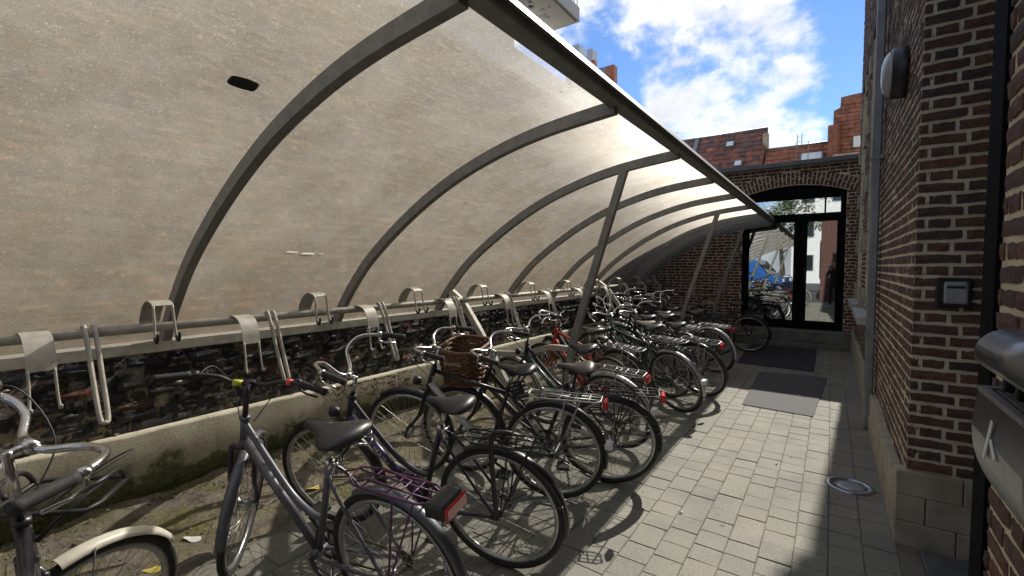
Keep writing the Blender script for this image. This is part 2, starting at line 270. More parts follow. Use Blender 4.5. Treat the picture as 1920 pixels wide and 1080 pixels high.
# ------------------------------------------------------------------ mesh helpers
class MB:
    def __init__(s): s.v = []; s.f = []; s.m = []; s.s = []; s.M = None
    def add(s, vs, fs, mi=0, sm=False):
        o = len(s.v)
        if s.M is not None: vs = [s.M @ Vector(p) for p in vs]
        s.v += [tuple(p) for p in vs]; s.f += [tuple(i+o for i in f) for f in fs]; s.m += [mi]*len(fs); s.s += [sm]*len(fs); return s
    def box(s, x0, x1, y0, y1, z0, z1, mi=0):
        return s.add([(x0,y0,z0),(x1,y0,z0),(x1,y1,z0),(x0,y1,z0),(x0,y0,z1),(x1,y0,z1),(x1,y1,z1),(x0,y1,z1)],
                     [(0,3,2,1),(4,5,6,7),(0,1,5,4),(1,2,6,5),(2,3,7,6),(3,0,4,7)], mi)
    def bbox(s, x0, x1, y0, y1, z0, z1, bv, mi=0):   # box with chamfered edges
        c = Vector(((x0+x1)/2,(y0+y1)/2,(z0+z1)/2)); h = Vector(((x1-x0)/2,(y1-y0)/2,(z1-z0)/2)); vs = []; fs = []; idx = {}
        for sx in (-1,1):
            for sy in (-1,1):
                for sz in (-1,1):
                    for a in range(3):
                        p = Vector((sx*h.x, sy*h.y, sz*h.z))
                        for k in range(3):
                            if k != a: p[k] -= (sx,sy,sz)[k]*bv
                        idx[(sx,sy,sz,a)] = len(vs); vs.append(c+p)
        g = lambda x,y,z,a: idx[(x,y,z,a)]
        for q in (-1,1):
            fs += [(g(q,-1,-1,0),g(q,1,-1,0),g(q,1,1,0),g(q,-1,1,0)),(g(-1,q,-1,1),g(1,q,-1,1),g(1,q,1,1),g(-1,q,1,1)),(g(-1,-1,q,2),g(1,-1,q,2),g(1,1,q,2),g(-1,1,q,2))]
        for p in (-1,1):
            for q in (-1,1):
                fs += [(g(p,q,-1,0),g(p,q,1,0),g(p,q,1,1),g(p,q,-1,1)),(g(p,-1,q,0),g(p,1,q,0),g(p,1,q,2),g(p,-1,q,2)),(g(-1,p,q,1),g(1,p,q,1),g(1,p,q,2),g(-1,p,q,2))]
        for p in (-1,1):
            for q in (-1,1):
                for r_ in (-1,1): fs.append((g(p,q,r_,0),g(p,q,r_,1),g(p,q,r_,2)))
        return s.add(vs, fs, mi)
    def obox(s, c, size, rot, mi=0):
        M = Matrix.Translation(c) @ rot.to_4x4(); h = [d/2 for d in size]
        vs = [M @ Vector((sx*h[0], sy*h[1], sz*h[2])) for sz in (-1,1) for sx,sy in ((-1,-1),(1,-1),(1,1),(-1,1))]
        return s.add(vs, [(0,3,2,1),(4,5,6,7),(0,1,5,4),(1,2,6,5),(2,3,7,6),(3,0,4,7)], mi)
    def sweep(s, pts, prof, closed=False, caps=True, mi=0, sm=True, up=None, scales=None):
        pts = [Vector(p) for p in pts]; n = len(pts); k = len(prof); vs = []; N0 = None
        for i, p in enumerate(pts):
            a = pts[(i-1) % n] if (closed or i > 0) else p; c = pts[(i+1) % n] if (closed or i < n-1) else p
            T = (c-a).normalized()
            if up is not None: N_ = Vector(up); N_ = (N_ - T*N_.dot(T)).normalized()
            else:
                if N0 is None:
                    N0 = Vector((0,0,1)) if abs(T.z) < 0.9 else Vector((1,0,0))
                N_ = (N0 - T*N0.dot(T)).normalized(); N0 = N_
            B_ = T.cross(N_); q = scales[i] if scales else 1.0
            vs += [p + N_*(u*q) + B_*(w_*q) for u, w_ in prof]
        fs = []
        for i in range(n if closed else n-1):
            j = (i+1) % n
            for a in range(k):
                c = (a+1) % k; fs.append((i*k+a, i*k+c, j*k+c, j*k+a))
        if caps and not closed: fs += [tuple(range(k-1,-1,-1)), tuple((n-1)*k+a for a in range(k))]
        return s.add(vs, fs, mi, sm)
    def tube(s, pts, r, n=8, closed=False, mi=0, scales=None, caps=True):
        return s.sweep(pts, [(r*math.cos(2*math.pi*a/n), r*math.sin(2*math.pi*a/n)) for a in range(n)], closed, caps, mi, True, None, scales)
    def rbar(s, pts, w_, h_, up, mi=0, closed=False):
        return s.sweep(pts, [(h_/2,w_/2),(h_/2,-w_/2),(-h_/2,-w_/2),(-h_/2,w_/2)], closed, True, mi, False, up)
    def ring(s, c, rr, prof, n=40, a0=0.0, a1=360.0, mi=0, sm=True, cp=True):   # profile (dr, y) swept round the y axis
        full = abs(a1-a0) >= 359.9; k = len(prof); vs = []; cnt = n if full else n+1
        for i in range(cnt):
            a = R(a0+(a1-a0)*i/n)
            for dr, y in prof: vs.append((c[0]+(rr+dr)*math.cos(a), c[1]+y, c[2]+(rr+dr)*math.sin(a)))
        fs = []
        for i in range(n):
            j = (i+1) % cnt
            for q in range(k if cp else k-1):
                z = (q+1) % k; fs.append((i*k+q, j*k+q, j*k+z, i*k+z))
        return s.add(vs, fs, mi, sm)
    def lathe(s, prof, n=20, M=None, mi=0, sm=True):
        vs = []; k = len(prof)
        for i in range(n):
            a = 2*math.pi*i/n
            for r_, z in prof:
                p = Vector((r_*math.cos(a), r_*math.sin(a), z)); vs.append(M @ p if M is not None else p)
        fs = [(i*k+q, ((i+1) % n)*k+q, ((i+1) % n)*k+q+1, i*k+q+1) for i in range(n) for q in range(k-1)]
        if prof[0][0] > 1e-5: fs.append(tuple(i*k for i in range(n-1,-1,-1)))
        if prof[-1][0] > 1e-5: fs.append(tuple(i*k+k-1 for i in range(n)))
        return s.add(vs, fs, mi, sm)
    def mesh(s, name, mats):
        me = bpy.data.meshes.new(name); me.from_pydata(s.v, [], s.f)
        for m_ in (mats if isinstance(mats, (list, tuple)) else [mats]): me.materials.append(MATS[m_])
        me.polygons.foreach_set('material_index', s.m); me.polygons.foreach_set('use_smooth', s.s); me.update(); return me
    def build(s, name, mats, parent=None, M=None, **kw):
        return link(name, s.mesh(name, mats), parent, M, **kw)
def link(name, me, parent=None, M=None, label=None, cat=None, group=None, kind=None):
    o = bpy.data.objects.new(name, me); COL.objects.link(o)
    if parent is not None: o.parent = parent
    if M is not None: o.matrix_local = M
    return tag(o, label, cat, group, kind)
def tag(o, label=None, cat=None, group=None, kind=None):
    for k, v in (('label', label), ('category', cat), ('group', group), ('kind', kind)):
        if v: o[k] = v
    return o
def thing(name, loc, label, cat, group=None, rot=(0,0,0)):
    o = bpy.data.objects.new(name, None); COL.objects.link(o); o.empty_display_size = 0.1; o.location = loc; o.rotation_euler = rot
    return tag(o, label, cat, group)
def smooth_path(pts, n=6):   # Catmull-Rom
    P = [Vector(p) for p in pts]; out = []
    for i in range(len(P)-1):
        p0 = P[max(i-1,0)]; p1 = P[i]; p2 = P[i+1]; p3 = P[min(i+2,len(P)-1)]
        for k in range(n):
            t = k/n; out.append(0.5*((2*p1)+(p2-p0)*t+(2*p0-5*p1+4*p2-p3)*t*t+(3*p1-p0-3*p2+p3)*t*t*t))
    return out+[P[-1]]
def X4(c0, c1, c2, o):
    return Matrix(((c0[0],c1[0],c2[0],o[0]),(c0[1],c1[1],c2[1],o[1]),(c0[2],c1[2],c2[2],o[2]),(0,0,0,1)))
CAMP = Vector((0, 0, CAMZ))
CF = Vector((-math.sin(R(34.813)), math.cos(R(34.813)), -0.0465)); CR = Vector((math.cos(R(34.813)), math.sin(R(34.813)), 0))
def inview(p, mg=0.06):
    d = Vector(p)-CAMP; z = d.dot(CF)
    if z < 0.3: return False
    x = d.dot(CR)/z; y = (d.z+0.0465*z)/z
    return abs(x) < 1.116+mg and abs(y) < 0.628+mg
def text_mesh(body, size, mat, extrude=0.0006):
    cu = bpy.data.curves.new('lettering', 'FONT'); cu.body = body; cu.size = size; cu.extrude = extrude; cu.align_x = 'CENTER'; cu.align_y = 'CENTER'
    ob = bpy.data.objects.new('lettering', cu); me = bpy.data.meshes.new_from_object(ob); bpy.data.objects.remove(ob); bpy.data.curves.remove(cu)
    me.materials.clear(); me.materials.append(MATS[mat]); return me

# ------------------------------------------------------------------ masonry
def brick_unit(name, mat, rough=0.03, sub=2, seed=0, bev=0.10):
    """unit brick, -.5..+.5 long (x), face towards -y, high (z): broken arrises, slightly uneven face"""
    rg = random.Random(seed); nx, nzc = sub*2, 2; mb = MB(); g = {}
    vs = []; fs = []
    def pt(i, k, d):
        x = -0.5+i/nx; z = -0.5+k/nzc
        e = rough*(1 if 0 < i < nx and 0 < k < nzc else 1.6)
        return (x+(rg.uniform(-e, e)*0.4 if d else rg.uniform(-e,e)*0.3), d, z+(rg.uniform(-e, e)*1.5))
    for i in range(nx+1):
        for k in range(nzc+1):
            edge = i in (0, nx) or k in (0, nzc)
            x, y, z = pt(i, k, 0)
            g[(i,k)] = len(vs)
            vs.append((x*(1-(0.02 if i in (0,nx) else 0)), -0.5+(bev*rg.uniform(0.3,1.1) if edge else rg.uniform(-0.3,0.5)*bev), z*(0.96 if k in (0,nzc) else 1)))
    for i in range(nx):
        for k in range(nzc): fs.append((g[(i,k)], g[(i+1,k)], g[(i+1,k+1)], g[(i,k+1)]))
    loop = [(i,0) for i in range(nx)]+[(nx,k) for k in range(nzc)]+[(i,nzc) for i in range(nx,0,-1)]+[(0,k) for k in range(nzc,0,-1)]
    b0 = len(vs)
    for i, k in loop: vs.append((-0.5+i/nx, 0.5, -0.5+k/nzc))
    n = len(loop)
    for q in range(n): fs.append((g[loop[q]], b0+q, b0+(q+1) % n, g[loop[(q+1) % n]]))
    mb.add(vs, fs); return mb.mesh(name, mat), vs, fs
UNITS = {}
def units(mat, rough, cnt=4, bev=0.1):
    if mat not in UNITS: UNITS[mat] = [brick_unit('brick', mat, rough, 2, 100+i, bev) for i in range(cnt)]
    return UNITS[mat]
def lay_bricks(parent, origin, ud, nd, U, V, mat, keep=None, course=0.065, joint=0.012, stretcher=0.19, header=0.092, bond='flemish',
               n_single=0, rough=0.05, proud=(0.004, 0.009), depth=0.05, tilt=0.004, seed=1, name='brick', stuff_name='brick_field', bev=0.1, edge_u=True, jit=0.0):
    """bricks on a vertical face. ud = along, nd = outward. keep(u0,u1,v0,v1) -> False skips, or returns clipped (u0,u1)"""
    rg = random.Random(seed); ud = Vector(ud); nd = Vector(nd); zd = Vector((0,0,1)); origin = Vector(origin); items = []
    for c in range(int(V/course)):
        z0 = c*course+joint/2; z1 = (c+1)*course-joint/2
        per = stretcher+header+2*joint
        u = 0.0 if bond == 'stack' else -(per/2)*(c % 2)-(rg.random()*0.02 if jit else 0)
        if bond == 'run': u = -(stretcher+joint)/2*(c % 2)
        i = 0
        while u < U:
            ln = stretcher if (bond == 'run' or i % 2 == 0) else header
            if jit: ln *= 1+rg.uniform(-jit, jit)
            a, b_ = max(u, 0), min(u+ln, U); u += ln+joint; i += 1
            if b_-a < 0.03: continue
            if keep:
                k = keep(a, b_, z0, z1)
                if not k: continue
                if k is not True: a, b_ = k
                if b_-a < 0.03: continue
            items.append((a, b_, z0, z1))
    us = units(mat, rough, bev=bev); recs = []
    for a, b_, z0, z1 in items:
        c = origin+ud*((a+b_)/2)+zd*((z0+z1)/2); pr = rg.uniform(*proud)
        M = X4(ud*(b_-a), -nd*depth, zd*(z1-z0), c+nd*(pr-depth/2)) @ Matrix.Rotation(rg.uniform(-tilt, tilt)*3, 4, 'Y')
        d = c-CAMP
        sc = ((b_-a)*abs(d.normalized().dot(nd))*0.9+0.02)/max(d.length, 0.3) if inview(c) else -1/d.length
        recs.append((sc, M, rg.randrange(len(us))))
    recs.sort(key=lambda q: -q[0])
    for sc, M, k in recs[:n_single]: link(name, us[k][0], parent, M)
    if len(recs) > n_single:
        mb = MB()
        for sc, M, k in recs[n_single:]: mb.add([M @ Vector(p) for p in us[k][1]], us[k][2])
        mb.build(stuff_name, mat, parent, kind='stuff')

# ------------------------------------------------------------------ ground
mb = MB().box(-120, 120, -80, 160, -0.4, -0.035); mb.build('ground', 'asphalt', kind='structure')
pav = MB().box(-2.72, 0.95, -2.5, 10.52, -0.03, -0.007).build('pavement', 'joint_sand', kind='structure')
def paver_mesh(seed):
    rg = random.Random(seed); b = 0.018; vs = []
    for z, k in ((-0.5, 0), (0.38, 0), (0.5, b)):
        for x, y in ((-0.5,-0.5),(0,-0.5),(0.5,-0.5),(0.5,0.5),(0,0.5),(-0.5,0.5)):
            j = 0.010 if z > 0 else 0
            vs.append((x*(1-2*k)+rg.uniform(-j,j), y*(1-2*k)+rg.uniform(-j,j), z))
    fs = [tuple(range(12,18))]
    for l in (0, 6):
        for i in range(6): fs.append((l+i, l+(i+1) % 6, l+6+(i+1) % 6, l+6+i))
    return MB().add(vs, fs).mesh('paver', 'paver'), vs, fs
PV = [paver_mesh(i) for i in range(5)]
rg = random.Random(3); recs = []
row = 0; x = 0.345
while x > -2.6:
    y = -2.4+rg.uniform(0, 0.2)
    while y < 10.45:
        ln = rg.choice((0.155, 0.16, 0.165, 0.165, 0.17, 0.175, 0.22)); wd = 0.157
        y1 = min(y+ln, 10.5)
        c = Vector((x-wd/2, (y+y1)/2, 0)); hide = (c-Vector((0.15, 4.06, 0))).length < 0.06
        M = Matrix.Translation((c.x, c.y, -0.03+rg.uniform(-0.0028, 0.0022))) @ Matrix.Rotation(rg.uniform(-0.012, 0.012), 4, 'Z') @ Matrix.Rotation(rg.uniform(-0.007, 0.007), 4, 'Y') @ Matrix.Rotation(rg.uniform(-0.005, 0.005), 4, 'X') @ Matrix.Diagonal((wd-0.001, y1-y-0.002, 0.06, 1))
        sc = 1/(c-CAMP).length if inview(c) else -1
        if c.x < -1.0: sc *= 0.5
        if not hide: recs.append((sc, M, rg.randrange(5)))
        y = y1
    x -= wd+0.002; row += 1
recs.sort(key=lambda q: -q[0])
for sc, M, k in recs[:300]: link('paver', PV[k][0], pav, M)
mb = MB()
for sc, M, k in recs[300:]: mb.add([M @ Vector(p) for p in PV[k][1]], PV[k][2])
mb.build('paver_field', 'paver', pav, kind='stuff')
# edge sets along the right-hand wall in the doorway
MB().bbox(0.44, 0.94, 2.02, 3.30, -0.02, 0.035, 0.006).build('doorstep', 'bluestone', label='dark bluestone doorstep slab between the brick pillar and the steel bin wall', cat='doorstep')
# soil strip along the party wall
mb = MB(); vs = []; fs = []; nx_, ny_ = 16, 150
for j in range(ny_+1):
    for i in range(nx_+1):
        X = -3.74+1.32*i/nx_; Y = -2.5+13.1*j/ny_
        h = 0.02+0.035*noise.noise((X*3, Y*3, 1))+0.02*noise.noise((X*11, Y*11, 4))+0.05*max(0, 1-(X+3.74)/0.35)
        e = min(1, (X+3.74-1.32+0.16+0.12*noise.noise((Y*1.3, 0, 2)))/0.28*-1) if X > -2.85 else 1
        vs.append((X, Y, h*max(0, e) - 0.045*(1-max(0, e))))
for j in range(ny_):
    for i in range(nx_):
        a = j*(nx_+1)+i; fs.append((a, a+1, a+nx_+2, a+nx_+1))
mb.add(vs, fs, 0, True); mb.build('soil', 'soil', kind='structure')

# ------------------------------------------------------------------ party wall (left)
WX = -3.78
pw = thing('party_wall', (WX, 4, 0), 'old party wall behind the shelter with soot-black brick band above a mossy concrete base', 'wall')
def unparent_xf(parent):
    return Matrix.Translation(parent.location).inverted()
_link = link
def link(name, me, parent=None, M=None, **kw):
    if parent is not None and parent.type == 'EMPTY' and parent.get('world_kids'):
        M = unparent_xf(parent) @ (M if M is not None else Matrix.Identity(4))
    return _link(name, me, parent, M, **kw)
pw['world_kids'] = 1
MB().box(WX-0.35, WX, -3, 10.9, 1.04, 4.35).build('wall_body', 'party_mortar', pw)
MB().box(WX-0.35, WX, -3, 10.9, -0.1, 1.04).build('lower_wall_body', 'soot_mortar', pw)
lay_bricks(pw, (WX, -2.5, 1.05), (0,1,0), (1,0,0), 13.4, 3.29, 'party_brick', seed=5, rough=0.08, proud=(0.0, 0.016), jit=0.12)
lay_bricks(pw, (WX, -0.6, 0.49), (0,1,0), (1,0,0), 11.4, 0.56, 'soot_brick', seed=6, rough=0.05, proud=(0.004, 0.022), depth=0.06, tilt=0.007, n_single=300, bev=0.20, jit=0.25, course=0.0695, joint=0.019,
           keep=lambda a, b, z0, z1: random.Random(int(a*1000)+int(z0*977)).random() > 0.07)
# crumbled mortar lumps left in the joints
mb = MB(); rg = random.Random(12)
for i in range(160):
    Y = rg.uniform(-0.3, 9.5); Z = 0.49+0.0695*rg.randint(0, 8)+rg.gauss(0, 0.008); q = rg.uniform(0.006, 0.02)
    c = Vector((WX+rg.uniform(0, 0.022), Y, Z)); vs = [c+Vector((rg.uniform(0.2,1)*q, 0, 0))]+[c+Vector((-0.004, math.cos(a)*q*rg.uniform(0.8,2.4), math.sin(a)*q*rg.uniform(0.4,0.9))) for a in [k*math.pi/3 for k in range(6)]]
    mb.add(vs, [(0, 1+k, 1+(k+1) % 6) for k in range(6)])
mb.build('mortar_crumbs', 'soot_mortar', pw, kind='stuff')
# concrete upstand with a worn top arris
vs = []; fs = []; n_ = 260
prof = [(0.07, -0.05), (0.072, 0.12), (0.068, 0.30), (0.066, 0.470), (0.062, 0.488), (0.02, 0.492), (-0.02, 0.492)]
for j in range(n_+1):
    Y = -3+13.8*j/n_
    for q, (dx, z) in enumerate(prof):
        k = 0.006*noise.noise((Y*2, z*6, 3))+0.004*noise.noise((Y*14, z*14, 5)); e = 0.012*noise.noise((Y*9, 2, z)) if q in (4, 3) else 0
        vs.append((WX+dx+k, Y, z+e+0.01*noise.noise((Y*0.8, 7, 0))))
for j in range(n_):
    for q in range(len(prof)-1): a = j*len(prof)+q; fs.append((a, a+len(prof), a+len(prof)+1, a+1))
MB().add(vs, fs, 0, True).build('concrete_upstand', 'upstand_concrete', pw)
# moss tufts at the foot of the upstand
mb = MB(); rg = random.Random(8)
for i in range(15000):
    Y = rg.uniform(-0.5, 9.0); f_ = noise.noise((Y*1.2, 3, 0))
    h0 = abs(rg.gauss(0, 0.075))*(1+0.8*f_)
    if h0 > 0.24: continue
    out_ = rg.random() < 0.35
    c = Vector((WX+0.072, Y, 0.03+h0)) if not out_ else Vector((WX+0.075+abs(rg.gauss(0, 0.09)), Y, 0.045))
    d = Vector((rg.uniform(0.3, 1), rg.uniform(-0.7, 0.7), rg.uniform(-0.2, 1.0))).normalized()*rg.uniform(0.010, 0.034); s_ = Vector((rg.uniform(-.3,.3), 1, rg.uniform(-.6,.6))).normalized()*rg.uniform(0.003, 0.008)
    mb.add([c-s_, c+s_, c+d], [(0,1,2)])
mb.build('moss', 'moss', label='dark green moss growing along the foot of the concrete base', cat='moss', kind='stuff')
mb = MB(); rg = random.Random(9)
for i in range(420):
    cl = rg.choice(((2.95, 0.42, 0.16, 0.09), (3.25, 0.36, 0.12, 0.08), (2.6, 0.44, 0.10, 0.05)))
    Y = rg.gauss(cl[0], cl[2]); Z = min(0.47, rg.gauss(cl[1], cl[3])); c = Vector((WX+0.075+rg.random()*0.03, Y, Z)); q = rg.uniform(0.006, 0.016)
    a = Vector((rg.uniform(-.5,.5), rg.uniform(-1,1), rg.uniform(-1,1))).normalized()*q; b_ = a.cross(Vector((1, rg.uniform(-.5,.5), rg.uniform(-.5,.5)))).normalized()*q*0.7
    mb.add([c-a, c+b_+Vector((0.004,0,0)), c+a, c-b_], [(0,1,2,3)])
for k in range(9):
    Y = 2.5+k*0.11; mb.tube(smooth_path([(WX+0.08, Y, 0.05), (WX+0.08, Y+rg.uniform(-.1,.1), 0.2), (WX+0.085, Y+rg.uniform(-.15,.15), 0.46)], 4), 0.0025, 4)
mb.build('dead_creeper', 'dry_leaf', label='dried creeper clinging to the concrete base below the rack', cat='creeper', kind='stuff')

# ------------------------------------------------------------------ glazed entrance wall (far end)
DY = 10.82
dw = thing('entrance_wall', (-0.7, DY, 0), 'brick end wall with a low arched opening and dark metal coping', 'wall'); dw['world_kids'] = 1
ACX, AR, AZC = -0.68, 2.55, 0.66     # arch circle for the opening's head
def arch_z(x): return AZC+math.sqrt(max(0, AR*AR-(x-ACX)**2))
XL, XR = -1.57, 0.21
mb = MB()
mb.box(-3.8, XL, DY, DY+0.3, -0.1, 3.60); mb.box(XR, 0.42, DY, DY+0.3, -0.1, 3.60)
na = 16
for i in range(na):
    xa = XL+(XR-XL)*i/na; xb = XL+(XR-XL)*(i+1)/na
    mb.add([(xa,DY,arch_z(xa)),(xb,DY,arch_z(xb)),(xb,DY,3.6),(xa,DY,3.6),(xa,DY+.3,arch_z(xa)),(xb,DY+.3,arch_z(xb)),(xb,DY+.3,3.6),(xa,DY+.3,3.6)],[(0,1,2,3),(4,7,6,5),(0,4,5,1),(3,2,6,7)])
mb.build('wall_body', 'mortar', dw)
AH = 0.25
def keep_dw(a, b, z0, z1):
    z0 += 0.12; z1 += 0.12
    xa, xb = -3.75+a, -3.75+b; zt = arch_z(min(max((xa+xb)/2, XL), XR))+AH
    if z1 < arch_z(XL)-0.0:
        if xb <= XL or xa >= XR: return True
        if xa < XL < xb: return (a, b-(xb-XL))
        if xa < XR < xb: return (a+(XR-xa), b)
        return False
    if (xb < XL-0.16 or xa > XR+0.16): return True
    ext = AZC+math.sqrt(max(0, (AR+AH)**2-((xa+xb)/2-ACX)**2))
    return z0 > ext-0.012
lay_bricks(dw, (-3.75, DY, 0.12), (1,0,0), (0,-1,0), 4.15, 3.46, 'brick_far', keep=keep_dw, seed=11, rough=0.06, n_single=250, jit=0.06)
us = units('brick_far', 0.06); n_ = 31; a0 = math.asin((XL-0.14-ACX)/AR); a1 = math.asin((XR+0.14-ACX)/AR)
for i in range(n_):
    for lay in range(2):
        a = a0+(a1-a0)*(i+0.5)/n_; rr = AR+0.005+AH*(0.25+0.5*lay) if i % 2 else AR+0.005+AH*(0.33 if lay == 0 else 0.83)
        hh = AH*0.46 if i % 2 else AH*(0.64 if lay == 0 else 0.30)
        er = Vector((math.sin(a), 0, math.cos(a))); et = Vector((math.cos(a), 0, -math.sin(a)))
        c = Vector((ACX, DY, AZC))+er*rr
        link('arch_brick', us[(i+lay) % 4][0], dw, X4(er*hh, Vector((0,0.05,0)), -et*((a1-a0)*AR/n_-0.014), c+Vector((0,0.025-0.007,0))))
mb = MB().bbox(-3.85, 0.47, DY-0.10, DY+0.36, 3.60, 3.625, 0.004); mb.bbox(-3.85, 0.47, DY-0.14, DY-0.08, 3.58, 3.67, 0.006); mb.box(-3.85, 0.47, DY-0.08, DY+0.36, 3.625, 3.66)
mb.build('coping', 'coping_metal', dw)
# step and threshold
st = thing('entrance_step', (-0.7, 10.6, 0), 'low grey stone step and threshold below the glazed double door', 'step'); st['world_kids'] = 1
MB().bbox(-1.72, 0.34, 10.56, DY+0.04, 0.10, 0.335, 0.012).build('upper_step', 'stepstone', st)
MB().bbox(-1.9, 0.36, 10.47, DY, -0.03, 0.10, 0.012).build('lower_step', 'stepstone', st)
# glazed door
gd = thing('glass_door', (-0.68, DY+0.1, 0.34), 'black framed arched glass double door reflecting the yard', 'door'); gd['world_kids'] = 1
F0, F1 = DY+0.06, DY+0.14
mb = MB(); mb.box(XL, XL+0.10, F0, F1, 0.34, arch_z(XL)); mb.box(XR-0.09, XR, F0, F1, 0.34, arch_z(XR)); mb.box(XL+0.10, XR-0.09, F0+0.002, F1-0.002, 0.34, 0.42)
for i in range(na):
    xa = XL+(XR-XL)*i/na; xb = XL+(XR-XL)*(i+1)/na; zl = 2.93
    mb.add([(xa,F0+.004,zl),(xb,F0+.004,zl),(xb,F0+.004,arch_z(xb)+.01),(xa,F0+.004,arch_z(xa)+.01),(xa,F1-.004,zl),(xb,F1-.004,zl),(xb,F1-.004,arch_z(xb)+.01),(xa,F1-.004,arch_z(xa)+.01)],[(0,1,2,3),(4,7,6,5),(0,4,5,1)])
mb.build('frame', 'black_frame', gd)
MB().bbox(XL+0.101, XR-0.091, F0-0.012, F1, 2.545, 2.64, 0.004).build('transom_bar', 'black_frame', gd)
for x0, x1, hx in ((XL+0.10, -0.525, -0.60), (-0.515, XR-0.09, -0.44)):
    lf = MB(); lf.bbox(x0, x0+(0.03 if x0 < -1 else 0.11), F0-0.02, F1-0.01, 0.425, 2.54, 0.003); lf.bbox(x1-(0.11 if x0 < -1 else 0.045), x1, F0-0.02, F1-0.01, 0.425, 2.54, 0.003)
    a_, b_ = x0+(0.03 if x0 < -1 else 0.11), x1-(0.11 if x0 < -1 else 0.045)
    lf.box(a_, b_, F0-0.018, F1-0.012, 0.425, 0.50); lf.box(a_, b_, F0-0.018, F1-0.012, 2.48, 2.54)
    leaf = lf.build('door_leaf', 'black_frame', gd)
    MB().box(a_, b_, F0+0.02, F0+0.028, 0.50, 2.48).build('pane', 'door_glass', leaf)
    h_ = MB().tube([(hx, F0-0.02, 1.05), (hx, F0-0.06, 1.05), (hx, F0-0.06, 1.55), (hx, F0-0.02, 1.55)], 0.011, 8); h_.build('handle', 'dark_metal', leaf)
for x0, x1 in ((XL+0.10, -0.14), (-0.11, XR-0.09)): MB().box(x0, x1, F0+0.02, F0+0.028, 2.64, 2.935).build('transom_pane', 'door_glass', gd)
MB().box(-0.14, -0.11, F0-0.004, F1, 2.64, 2.93).build('mullion', 'black_frame', gd)
# room behind the glass
mb = MB(); mb.box(-2.2, 0.42, DY+2.8, DY+2.9, 0.2, 3.4); mb.box(-2.3, -2.2, DY+0.3, DY+2.9, 0.2, 3.4); mb.box(0.42, 0.5, DY+0.3, DY+2.9, 0.2, 3.4); mb.box(-2.2, 0.42, DY+0.3, DY+2.8, 0.25, 0.33); mb.box(-2.2, 0.42, DY+0.3, DY+2.8, 3.3, 3.4)
mb.build('hallway', 'interior', kind='structure')

# ------------------------------------------------------------------ right-hand building
RX = 0.385; PY = 3.42
rb = thing('brick_building', (RX, PY, 0), 'tall dark brick building with cream mortar, stone plinth and quoins along the alley', 'building'); rb['world_kids'] = 1
HB = 7.6; YE = 10.81
WIN = [(6.55, 7.85, 1.02, 4.6), (8.85, 10.15, 1.02, 4.6)]
mb = MB(); cuts = [PY]+[q for w_ in WIN for q in w_[:2]]+[YE]
for i in range(len(cuts)-1):
    a, b_ = cuts[i], cuts[i+1]
    if i % 2 == 0: mb.box(RX, RX+0.45, a, b_, 0.0, HB)
    else:
        z0, z1 = WIN[i//2][2:]; mb.box(RX, RX+0.45, a, b_, 0.0, z0); mb.box(RX, RX+0.45, a, b_, z1, HB)
mb.build('wall_body', 'mortar', rb)
MB().box(RX+0.45, RX+6, PY+0.02, YE+0.6, 0, HB).build('building_core', 'mortar', rb)
QH = 0.26
def quoin_at(y, z):
    for w0, w1, z0, z1 in WIN:
        for s_, e in ((-1, w0), (1, w1)):
            if z < z1+0.3 and z > 1.0 and 0 < s_*(y-e) < (0.24 if int((z-1.02)/QH) % 3 == 0 else 0) and int((z-1.02)/QH) % 3 == 0: return True
    return False
def keep_rb(a, b, z0, z1):
    ya, yb = PY+a, PY+b; zc = (z0+z1)/2+0.36
    for w0, w1, q0, q1 in WIN:
        if q0-0.10 < zc < q1 and yb > w0 and ya < w1:
            if ya < w0: return (a, w0-PY) if w0-ya > 0.04 else False
            if yb > w1: return (w1-PY, b) if yb-w1 > 0.04 else False
            return False
    if quoin_at((ya+yb)/2, zc): return False
    return True
lay_bricks(rb, (RX, PY, 0.36), (0,1,0), (-1,0,0), YE-PY, HB-0.36, 'brick', keep=keep_rb, seed=21, rough=0.03, n_single=130, proud=(0.003, 0.008), joint=0.015)
